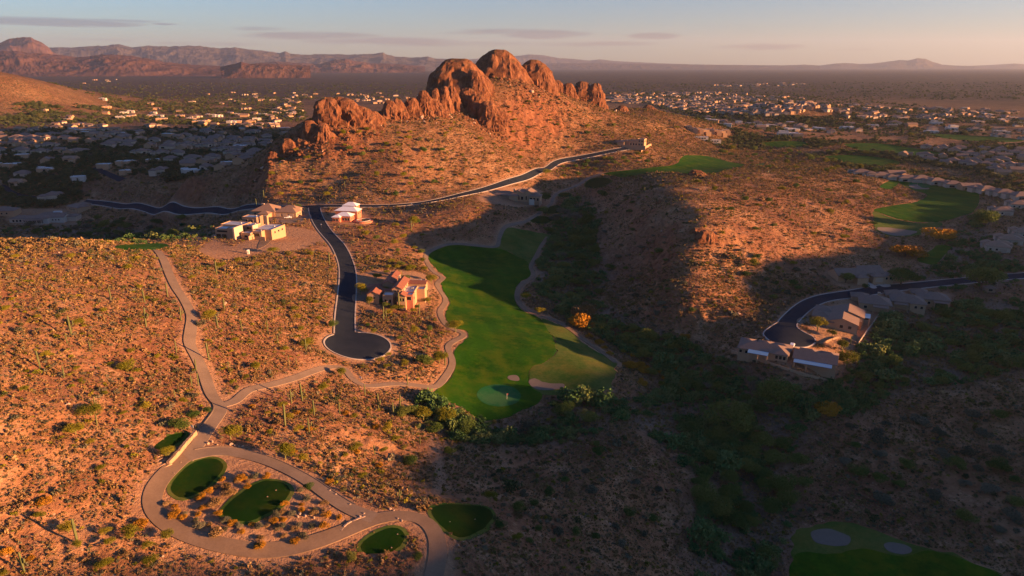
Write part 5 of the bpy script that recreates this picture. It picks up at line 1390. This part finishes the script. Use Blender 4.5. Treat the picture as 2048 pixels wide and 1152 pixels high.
# ---- houses of the towns: kinds built once, copied one by one
def town_kind(k):
    b = MB(); r = random.Random(k)
    if k % 3 == 0:      # white flat roofed
        for i, (x, y, w_, d_, h) in enumerate([(0, 0, 17, 12, 3.9), (8, -5, 9, 8, 3.4), (-7, 6, 9, 9, 4.4)]):
            b.box(x, y, w_, d_, -2.5, h, 'stucco_white' if k % 2 else 'stucco_tan'); b.box(x, y, w_ - .6, d_ - .6, h, h + .06, 'roof_white'); b.box(x, y, 1.2, 1.2, h + .06, h + .9, 'roof_grey')
        b.box(2, -6.1, 5, .1, .3, 2.4, 'glass_dark'); b.box(8, -9.1, 5, .1, .2, 2.4, 'garage_paint')
    elif k % 3 == 1:    # brown hip roofed
        for i, (x, y, w_, d_, h, rs) in enumerate([(0, 0, 17, 13, 3.8, 3.0), (8, -5, 9, 9, 3.4, 2.0), (-7, 7, 9, 8, 3.5, 1.9)]):
            b.box(x, y, w_, d_, -2.5, h - .2, 'stucco_pale'); b.hip(x, y, w_, d_, h + .01 * i, rs, 'tile_brown')
        b.box(-3, -6.6, 4.5, .1, .3, 2.4, 'glass_dark'); b.box(8, -9.6, 5, .1, .2, 2.4, 'garage_paint')
    else:               # gabled, tan tile
        for i, (x, y, w_, d_, h, rs, g) in enumerate([(0, 0, 18, 12, 3.8, 2.7, 'x'), (6, -6, 8, 9, 3.5, 1.9, 'y')]):
            b.box(x, y, w_, d_, -2.5, h - .02, 'stucco_tan'); b.gable(x, y, w_, d_, h + .01 * i, rs, 'tile_brown' if k > 3 else 'tile_tan', 'stucco_tan', b, g)
        b.box(-4, -6.1, 5, .1, .3, 2.4, 'glass_dark'); b.box(6, -10.6, 4.6, .1, .2, 2.4, 'garage_paint')
    return b.mesh('house')
TK = [town_kind(k) for k in range(6)]
KW = ['white flat roofed house', 'brown hip roofed house', 'brown gabled house', 'white flat roofed house', 'brown hip roofed house', 'brown gabled house']
taken = []
def lay(poly, dx, dy, ang, n, probs, where, group, drop=.2, jit=4, ymin=0):
    P = world_poly(poly, 40, 0); c, s_ = math.cos(math.radians(ang)), math.sin(math.radians(ang))
    cx, cy = P.mean(0); ext = max(np.ptp(P[:, 0]), np.ptp(P[:, 1])) * .8; out = []
    for j in range(int(-ext / dy), int(ext / dy) + 1):
        for i in range(int(-ext / dx), int(ext / dx) + 1):
            u, v = i * dx + (j % 2) * dx * .4 + random.uniform(-jit, jit), j * dy + 6 * math.sin(i * .45) + random.uniform(-jit, jit)
            x, y = cx + u * c - v * s_, cy + u * s_ + v * c
            if random.random() < drop or not inpoly(P, np.array([x]), np.array([y]))[0]: continue
            if float(slope(x, y)) > .42 or ras(R_road, x, y) > 0 or ras(R_in, x, y) > 0 : continue
            out.append((y, x, j))
    out.sort()
    rest = out[n:]; out = out[:n]
    for y, x, j in out:
        k = random.choices(range(6), probs)[0]
        o = bpy.data.objects.new('house', TK[k]); col.objects.link(o)
        o.location = (x, y, float(H0(x, y)) + .3); o.rotation_euler = (0, 0, math.radians(ang + random.choice([0, 180, 90]) + random.uniform(-12, 12)))
        q = random.uniform(.72, 1.05); o.scale = (q, q, random.uniform(.9, 1.15))
        tag(o, '%s %s' % (KW[k], where), 'house', '%ss %s' % (KW[k], group))
    return rest
fl = [3, 1, 1, 2, 1, 1]; hp = [0.3, 3, 2, .1, 3, 2]
R1 = lay([(0,310),(300,318),(540,300),(520,335),(400,345),(300,378),(180,394),(0,388)], 30, 34, 10, 84, fl, 'in the nearer part of the shaded town on the left', 'in the near left town', .30)
R2 = lay([(0,248),(300,246),(560,244),(560,296),(300,312),(0,305)], 27, 34, -6, 90, hp, 'in the farther part of the shaded town on the left', 'in the far left town', .30)
R3 = lay([(60,205),(240,196),(560,192),(600,215),(560,244),(200,246),(110,236)], 62, 75, 5, 40, [3, .4, 1, 3, .4, 1], 'among the sunlit plots beyond the shaded left town', 'beyond the left town', .35, 14)
R4 = lay([(1700,300),(1760,292),(2048,300),(2048,350),(1960,345),(1880,328),(1800,312)], 24, 34, -28, 62, [.2, 3, 3, .1, 3, 3], 'in the dense brown roofed rows at the right', 'in the right hand rows', .12)
R5 = lay([(1400,228),(1560,232),(1620,255),(1800,240),(2048,235),(2048,285),(1820,262),(1640,266),(1540,262),(1440,250)], 40, 52, -12, 46, [3, 1, 1, 3, 1, 1], 'scattered among trees beyond the far fairways', 'beyond the far fairways', .35, 8)
print('town', len(R1), len(R2), len(R3), len(R4), len(R5))
for i, (px, py) in enumerate([(1722,350),(1762,356),(1790,352),(1812,362),(1842,362),(1872,368),(1905,374),(1938,379),(1972,385),(2008,392),(2042,398)]):
    o = bpy.data.objects.new('house', TK[(1, 4, 5, 1, 4)[i % 5]]); col.objects.link(o); x, y = gp(px, py); o.location = (x, y, float(H0(x, y)) + .3); o.rotation_euler = (0, 0, math.radians(-12 + i % 3 * 5)); o.scale = (1.1, 1.1, 1.05)
    tag(o, 'shaded brown roofed house in the line above the right hand fairway', 'house', 'houses above the right hand fairway')
# the remaining town, too many and too small to tell apart
pts = [(x, y) for R in (R1, R2, R3, R4, R5) for y, x, j in R if random.random() < .45]
for poly, n in (([(1205,186),(1400,184),(1600,196),(1640,215),(1560,232),(1400,226),(1290,208),(1210,205)], 900), ([(1600,205),(2048,222),(2048,245),(1700,238)], 240), ([(380,185),(860,188),(870,205),(600,212)], 130), ([(60,160),(280,158),(320,168),(100,172)], 14), ([(1560,165),(1620,168),(1500,176),(1380,172)], 70), ([(560,215),(600,222),(610,240),(500,238)], 30)):
    n = int(n * .42); P = np.array(poly, float); a = rng.uniform(P[:, 0].min(), P[:, 0].max(), n * 3); b = rng.uniform(P[:, 1].min(), P[:, 1].max(), n * 3)
    m = inpoly(P, a, b); X, Y = hit(a[m][:n], b[m][:n]); pts += list(zip(X, Y))
pts = np.array(pts); pz = H0(pts[:, 0], pts[:, 1]) + .2
s = rng.uniform(.65, 1.0, len(pts)) * np.interp(pts[:, 1], [800, 2000, 5000], [1, 1.05, 1.35])
inst_stuff('distant_houses', np.column_stack([pts, pz]), np.stack([s, s, s], 1), 0.0, [TK[1], TK[2], TK[4], TK[5], TK[5], TK[1], TK[0]], 'countless small roofs of the distant town on the plain')

# ---- walls, steps, driveways
def wall_run(name, label, pts, h, th, mat, base=-.8, cat='wall', var=0):
    L = world_line(pts, 1.5); c = L.mean(0)
    cz = float(H0(c[0], c[1])); b = MB()
    for p, q in zip(L[:-1], L[1:]):
        m = (p + q) / 2 - c; d = q - p; ln = float(np.hypot(*d)); z = float(H0(*((p + q) / 2))) - cz
        b.box(m[0], m[1], ln + .02, th, z + base, z + h + (random.uniform(-var, var)), mat, math.atan2(d[1], d[0]))
    o = b.build(name); o.location = (c[0], c[1], cz); tag(o, label, cat); return o
wall_run('stone_retaining_wall', 'rough orange stone retaining wall below the small tee', [(337, 931), (352, 917), (366, 900), (378, 884), (392, 870)], 1.4, .8, 'stone_wall', var=.25)
wall_run('stone_edging', 'low stone edging at the inner tip of the gravel loop', [(682, 1062), (692, 1048), (712, 1040), (730, 1034)], .3, .45, 'boulder', var=.12)
wall_run('garden_wall', 'long tan wall in front of the row of houses', [(1462, 704), (1500, 717), (1560, 736), (1610, 752), (1655, 764)], 1.2, .35, 'stucco_tan')
wall_run('garden_wall', 'pale wall enclosing the yard of the twin gabled house', [(1716, 690), (1728, 672), (1745, 650), (1760, 630), (1790, 625)], 1.3, .35, 'stucco_pale')
wall_run('garden_wall', 'wall closing the front yard beside the golden tree', [(1640, 690), (1680, 676), (1716, 690)], 1.1, .3, 'stucco_brown')
wall_run('garden_wall', 'curved white pool wall at the right side of the stucco villa', [(842, 563), (846, 578), (843, 590), (830, 600)], 1.8, .5, 'stucco_pale')
wall_run('retaining_wall', 'tan retaining wall below the hillside mansion', [(1282, 304), (1290, 298), (1302, 292)], 3.2, .8, 'stucco_tan')
def steps(px, py, rot, n):
    x, y = gp(px, py); e = bpy.data.objects.new('garden_steps', None); col.objects.link(e); e.location = (x, y, float(H0(x, y))); e.rotation_euler = (0, 0, math.radians(rot))
    for i in range(n):
        b = MB(); b.box(0, i * 1.15, 3.2, .45, -.8 + i * .1, .25 + i * .22, 'stone_wall'); b.build('step', e)
    tag(e, 'flight of sunlit stone steps left of the orange retaining wall', 'steps')
steps(332, 934, 62, 6)
def slab(name, P, mat, off=.14): return sheet(name, world_poly(P, 1.2, 0), M[mat], off, 1.6)
slab('driveway', [(706, 590), (722, 589), (740, 585), (758, 576), (762, 588), (745, 600), (722, 601), (706, 601)], 'path_concrete')
slab('driveway', [(1730, 566), (1738, 565), (1754, 575), (1744, 577)], 'kerb'); slab('driveway', [(1749, 564), (1762, 562), (1782, 572), (1766, 574)], 'kerb')
slab('driveway', [(1594, 640), (1612, 632), (1618, 642), (1600, 652)], 'path_concrete'); slab('driveway', [(562, 441), (600, 436), (618, 428), (622, 436), (600, 444), (570, 447)], 'path_concrete')
slab('patio', [(528, 470), (548, 456), (560, 456), (545, 478), (530, 492), (515, 496)], 'gravel_path')
# round pool of the metal roofed house
def pool():
    x, y = gp(727, 443); e = bpy.data.objects.new('swimming_pool', None); col.objects.link(e); z = float(H0(x, y)); e.location = (x, y, z)
    b = MB(); b.cyl(0, 0, 7.5, -3, 1.0, 'stucco_red', 28, 7.3); b.build('deck', e)
    b = MB(); k = 28
    for i in range(k):
        a = 2 * PI * (i + .5) / k; b.box(5.2 * math.cos(a), 5.2 * math.sin(a), 1.19, .5, 1.0, 1.35, 'stucco_white', a + PI / 2)
    b.build('rim', e); b = MB(); b.cyl(0, 0, 4.95, 1.0, 1.12, 'water', 28); b.build('water', e)
    tag(e, 'round raised pool with white rim beside the metal roofed house', 'pool')
pool()
# vehicles
def car(label, px, py, rot, kind='pickup', name='pickup_truck', L=5.4):
    e = root_at(name, px, py, rot, .26)
    b = MB()
    def loft(prof, wd, m, bb):    # side outline extruded with tumblehome
        n_ = len(prof); P = [(x, -wd / 2 * (1 - .12 * max(0, z - 1.0)), z) for x, z in prof] + [(x, wd / 2 * (1 - .12 * max(0, z - 1.0)), z) for x, z in prof]
        F = [tuple(range(n_)), tuple(range(n_, 2 * n_))[::-1]] + [(i, n_ + i, n_ + (i + 1) % n_, (i + 1) % n_) for i in range(n_)]
        bb.poly(P, F, m)
    h = L / 2
    loft([(-h, .42), (-h, 1.02), (h - 1.5, 1.08), (h - .25, .98), (h, .78), (h, .42)], 1.92, 'car_white', b); b.build('body', e)
    c = MB()
    if kind == 'pickup': loft([(-.35, 1.05), (-.2, 1.72), (.95, 1.74), (1.55, 1.07)], 1.74, 'car_white', c)
    else: loft([(-h + .1, 1.03), (-h + .35, 1.68), (.6, 1.74), (1.35, 1.07)], 1.74, 'car_white', c)
    c.build('cab', e)
    g = MB(); x0, x1 = (-.1, .95) if kind == 'pickup' else (-h + .5, .7)
    g.box((x0 + x1) / 2, 0, x1 - x0, 1.70, 1.15, 1.58, 'glass_dark'); g.build('window', e)
    if kind == 'pickup':
        g = MB(); g.box(-h + 1.2, 0, 2.0, 1.6, 1.03, 1.10, 'metal_dark'); g.build('truck_bed', e)
    for sx in (-h + .95, h - 1.0):
        for sy in (-.86, .86):
            q = MB(); k = 12; P = []
            for yy in (sy - .12, sy + .12):
                for i in range(k): P.append((sx + .38 * math.cos(2 * PI * i / k), yy, .36 + .38 * math.sin(2 * PI * i / k)))
            q.poly(P, [(i, (i + 1) % k, k + (i + 1) % k, k + i) for i in range(k)] + [tuple(range(k, 2 * k)), tuple(range(k))[::-1]], 'rubber'); q.build('wheel', e)
    tag(e, label, 'truck' if kind == 'pickup' else 'car'); return e
car('white pickup truck parked before the triple garage', 576, 437, 4)
car('white car parked between the two houses with blue patio roofs', 1584, 694, 60, 'suv', 'parked_car', 4.8)
car('white car at the yard of the stucco villa gate', 749, 583, 30, 'suv', 'parked_car', 4.6)
# portable toilet, flags, tee markers, signs, boulders
def toilet():
    e = root_at('portable_toilet', 497, 508, 15, .1); b = MB(); b.box(0, 0, 1.3, 1.3, 0, 2.2, 'paint_white'); b.build('cabin', e); b = MB(); b.hip(0, 0, 1.3, 1.3, 2.4, .25, 'paint_white', .1); b.build('roof', e)
    b = MB(); b.box(0, -.68, .9, .06, .15, 2.0, 'roof_grey'); b.build('door', e); tag(e, 'white portable toilet on the track under the building site', 'toilet')
toilet()
def flag(px, py, label):
    e = root_at('golf_flag', px, py, 0, .17); b = MB(); b.cyl(0, 0, .045, 0, 2.6, 'paint_white', 6); b.build('pole', e); b = MB(); b.poly([(0, 0, 2.6), (.75, .05, 2.42), (0, 0, 2.2), (0, .03, 2.6), (.75, .08, 2.42), (0, .03, 2.2)], [(0, 2, 1), (3, 4, 5), (0, 1, 4, 3), (1, 2, 5, 4)], 'flag_red'); b.build('flag', e); tag(e, label, 'flag')
flag(1014, 799, 'flagstick standing on the main putting green'); flag(1834, 372, 'flagstick on the far right putting green')
def boulder_mesh(seed):
    me = bpy.data.meshes.new('boulder'); bm = bmesh.new(); bmesh.ops.create_icosphere(bm, subdivisions=3, radius=1)
    V = np.array([v.co[:] for v in bm.verts]); nn = 1 + .32 * vn3(V[:, 0] * 1.4 + seed, V[:, 1] * 1.4, V[:, 2] * 1.4, seed) + .12 * vn3(V[:, 0] * 4, V[:, 1] * 4 + seed, V[:, 2] * 4, seed)
    for v, q in zip(bm.verts, nn): v.co = v.co * float(q)
    bm.to_mesh(me); bm.free(); me.materials.append(M['boulder']); return me
BM_ = [boulder_mesh(i) for i in range(5)]
BO = [(416,888,7,'beside the upper cart path fork'),(424,884,6,'beside the upper cart path fork'),(434,890,5,'beside the upper cart path fork'),(462,890,8,'on the verge above the upper cart path'),(470,892,5,'on the verge above the upper cart path'),(478,893,4,'on the verge above the upper cart path'),(485,894,5,'on the verge above the upper cart path'),
      (600,1028,8,'in the gravel bed right of the long tee'),(610,1032,7,'in the gravel bed right of the long tee'),(620,1030,8,'in the gravel bed right of the long tee'),(596,1034,6,'in the gravel bed right of the long tee'),(628,1036,6,'in the gravel bed right of the long tee'),(780,1019,7,'beside the loop path junction'),(788,1022,5,'beside the loop path junction'),
      (553,463,8,'on the building site by the modern house'),(559,461,7,'on the building site by the modern house'),(552,466,5,'on the building site by the modern house'),(720,1034,7,'at the inner tip of the gravel loop'),(728,1028,6,'at the inner tip of the gravel loop'),(716,714,0,''),(795,1038,6,'above the lowest tee'),(803,1042,6,'above the lowest tee'),(440,1058,6,'at the foot of the long tee'),(398,1045,6,'on the inner verge of the gravel loop'),(409,1050,5,'on the inner verge of the gravel loop'),(326,1116,6,'in the brush at the lower left'),(917,1092,5,'below the largest tee'),
      (700,1010,5,'along the outer bend of the upper path'),(1004,702,0,''),(672,990,5,'along the outer bend of the upper path'),(660,982,5,'along the outer bend of the upper path')]
for px, py, w_, wh in BO:
    if not w_: continue
    o = bpy.data.objects.new('boulder', random.choice(BM_)); col.objects.link(o); x, y = gp(px, py); r_ = w_ * .5 * mpp(px, py); o.location = (x, y, gz(x, y) + r_ * .3); o.rotation_euler = (random.random(), random.random(), random.random() * 6); o.scale = (r_, r_ * .85, r_ * .75)
    tag(o, 'pale boulder ' + wh, 'boulder', 'boulders ' + wh)
TMK = [(362,926,'oval tee'),(348,948,'oval tee'),(386,923,'oval tee'),(535,995,'long tee'),(552,982,'long tee'),(795,1070,'lowest tee'),(783,1097,'lowest tee'),(950,1040,'largest tee'),(900,1045,'largest tee')]
for px, py, wh in TMK:
    o = bpy.data.objects.new('tee_marker', BM_[0]); col.objects.link(o); x, y = gp(px, py); o.location = (x, y, float(H0(x, y)) + .25); o.scale = (.16, .13, .12); o.data = o.data
    tag(o, 'tiny pale tee marker on the ' + wh, 'marker', 'markers on the ' + wh)
def sign(px, py, label, h=1.8):
    e = root_at('sign_post', px, py, -20, .1); b = MB(); b.box(0, 0, .14, .14, -.5, h, 'metal_dark'); b.build('post', e); b = MB(); b.box(0, -.09, .9, .05, h - .7, h + .1, 'paint_white'); b.build('panel', e); tag(e, label, 'sign')
sign(658, 408, 'small white post sign by the hill road junction'); sign(643, 455, 'thin pale post at the left kerb of the cul-de-sac road', 2.6); sign(823, 411, 'small white marker beside the hill road'); sign(722, 762, 'small pale marker post inside the path bend'); sign(386, 862, 'short pale post on the cart path verge above the stone wall')
sign(1019, 362, 'small white marker above the hill road bend'); sign(2 * 27, 476, 'white post at the crest of the left hill')
RM_ = []
for me in BM_:
    q = me.copy(); q.materials[0] = M['rock']; RM_.append(q)
RM_.append(BM_[0])
# loose rock shed by the outcrops and lying over the slopes
fx, fy, fs = [], [], []
for a in OUT:
    X_, _z = at_y((a[0] + a[1]) / 2, a[3], a[4]); hw = (a[1] - a[0]) / 2 * a[4] / FPX
    k = int(26 + hw * 2.2); fx += list(X_ + rng.normal(0, hw * 1.1, k)); fy += list(a[4] - hw * .9 + rng.normal(-hw * .5, hw * .7, k)); fs += list(rng.lognormal(-.1, .5, k))
bx1, by1 = polar(9000, 130, 1250, .7)
fx += list(bx1); fy += list(by1); fs += list(rng.lognormal(-1.15, .45, len(bx1)))
fx = np.array(fx); fy = np.array(fy); fs = np.array(fs); k = clear(fx, fy); fx, fy, fs = fx[k], fy[k], fs[k]
inst_stuff('loose_rocks', np.stack([fx, fy, height(fx, fy) + fs * .1], 1), np.stack([fs, fs * .85, fs * .7], 1), .4, RM_, 'loose red and pale rocks strewn over the slopes', [.19] * 5 + [.05])
# far hill masts etc. are left to the haze
HAZE, EXPO = 2.1e-5, 2.08
# ------------------------------------------------------------------ light, sky, air
SUN_EL = math.radians(6.0)
SUN_AZ = math.radians(105.0)          # clockwise from +Y (straight ahead) towards +X (right)
sd = Vector((math.sin(SUN_AZ) * math.cos(SUN_EL), math.cos(SUN_AZ) * math.cos(SUN_EL), math.sin(SUN_EL)))
sl_ = bpy.data.lights.new('sun', 'SUN'); sl_.energy = 5.0; sl_.angle = math.radians(.55); sl_.color = (1.0, .475, .185)
so = bpy.data.objects.new('sun', sl_); col.objects.link(so)
so.rotation_euler = sd.to_track_quat('Z', 'Y').to_euler()
w = bpy.data.worlds.new('World'); sc.world = w; w.use_nodes = True
nt = w.node_tree; bg = nt.nodes['Background']
sky = nt.nodes.new('ShaderNodeTexSky'); sky.sky_type = 'NISHITA'; sky.sun_disc = False
sky.sun_elevation = SUN_EL; sky.sun_rotation = SUN_AZ
sky.altitude = 600; sky.air_density = 1.0; sky.dust_density = .5; sky.ozone_density = 3.0
bg.inputs['Strength'].default_value = .050
def wn(t, **k):
    q = nt.nodes.new(t)
    for a, b in k.items(): setattr(q, a, b)
    return q
def wm(op, a, b=0.0, c=None, clamp=False):
    q = wn('ShaderNodeMath', operation=op, use_clamp=clamp)
    for v, i in ((a, 0), (b, 1), (c, 2)):
        if v is None: continue
        if hasattr(v, 'links'): nt.links.new(v, q.inputs[i])
        else: q.inputs[i].default_value = v
    return q.outputs[0]
tc = wn('ShaderNodeTexCoord'); sep = wn('ShaderNodeSeparateXYZ'); nt.links.new(tc.outputs['Generated'], sep.inputs[0])
az = wm('ARCTAN2', sep.outputs[0], sep.outputs[1])
el = wm('ARCSINE', sep.outputs[2])
cmb = wn('ShaderNodeCombineXYZ'); nt.links.new(az, cmb.inputs[0]); nt.links.new(wm('MULTIPLY', el, 9.0), cmb.inputs[1])
nz1 = wn('ShaderNodeTexNoise'); nz1.inputs['Scale'].default_value = 9; nz1.inputs['Detail'].default_value = 7; nz1.inputs['Roughness'].default_value = .6
nt.links.new(cmb.outputs[0], nz1.inputs['Vector'])
CLOUDS = [(95,44,210,8,1.0),(330,48,30,2.5,.6),(225,41,120,3,.6),(620,72,150,9,.8),(560,68,60,5,.7),(760,82,170,8,.8),(520,58,60,5,.5),(880,88,260,6,.5),(1090,68,95,10,1.0),(1000,63,100,6,.5),(1310,72,55,7,1.0),(1180,88,160,6,.5),
          (1520,94,95,7,.8),(1585,91,30,3,.5),(940,66,60,5,.5),(420,88,120,5,.45),(200,80,80,3,.35),(1700,100,60,3,.4)]
tot = None
for cx, cy, rx_, ry_, am in CLOUDS:
    dx, dy, dz = rdir(cx, cy); dl = math.sqrt(dx * dx + dy * dy + dz * dz)
    a0 = math.atan2(dx, dy); e0 = math.asin(dz / dl)
    ra = rx_ / FPX * math.cos(a0) ** 2; re = ry_ / FPX
    q = wm('ADD', wm('POWER', wm('MULTIPLY', wm('SUBTRACT', az, a0), 1 / ra), 2.0), wm('POWER', wm('MULTIPLY', wm('SUBTRACT', el, e0), 1 / re), 2.0))
    g = wm('MULTIPLY', wm('SUBTRACT', 1.0, q, clamp=True), am)
    tot = g if tot is None else wm('MAXIMUM', tot, g)
den = wm('MULTIPLY', wm('ADD', tot, wm('MULTIPLY', wm('SUBTRACT', nz1.outputs['Fac'], .5), 2.2)), wm('MINIMUM', wm('MULTIPLY', tot, 5.0), 1.0))
den = wm('MULTIPLY', den, 1.5, clamp=True)
mx = wn('ShaderNodeMix', data_type='RGBA', blend_type='MULTIPLY')
nt.links.new(wm('MULTIPLY', den, .8), mx.inputs[0]); nt.links.new(sky.outputs[0], mx.inputs[6]); mx.inputs[7].default_value = (.50, .47, .58, 1)
mt_ = wn('ShaderNodeMix', data_type='RGBA', blend_type='MULTIPLY'); mt_.inputs[0].default_value = 1.0; nt.links.new(mx.outputs[2], mt_.inputs[6]); mt_.inputs[7].default_value = (.90, .97, 1.18, 1)
nt.links.new(mt_.outputs[2], bg.inputs['Color'])

# air
def haze(dens, top):
    x0, x1, y0, y1, z0 = -42000, 42000, -300, 47000, -60
    V = [(x, y, z) for z in (z0, top) for y in (y0, y1) for x in (x0, x1)]
    F = [(0, 2, 3, 1), (4, 5, 7, 6), (0, 1, 5, 4), (2, 6, 7, 3), (0, 4, 6, 2), (1, 3, 7, 5)]
    m = bpy.data.materials.new('haze'); m.use_nodes = True; t = m.node_tree; t.nodes.clear()
    out = t.nodes.new('ShaderNodeOutputMaterial'); v = t.nodes.new('ShaderNodeVolumePrincipled')
    v.inputs['Color'].default_value = (.60, .73, 1.0, 1); v.inputs['Density'].default_value = dens; v.inputs['Anisotropy'].default_value = .25
    t.links.new(v.outputs[0], out.inputs['Volume'])
    o = mesh_obj('haze', V, F, m); o['kind'] = 'stuff'
    o['label'] = 'thin dusty evening air over the desert plain'
if HAZE: haze(HAZE, 1700)
sc.view_settings.view_transform = 'Standard'; sc.view_settings.look = 'None'; sc.view_settings.gamma = 1
sc.view_settings.exposure = EXPO
sc.cycles.max_bounces = 4; sc.cycles.diffuse_bounces = 2; sc.cycles.glossy_bounces = 2; sc.cycles.transmission_bounces = 2; sc.cycles.transparent_max_bounces = 6; sc.cycles.volume_bounces = 0
sc.cycles.use_denoising = True
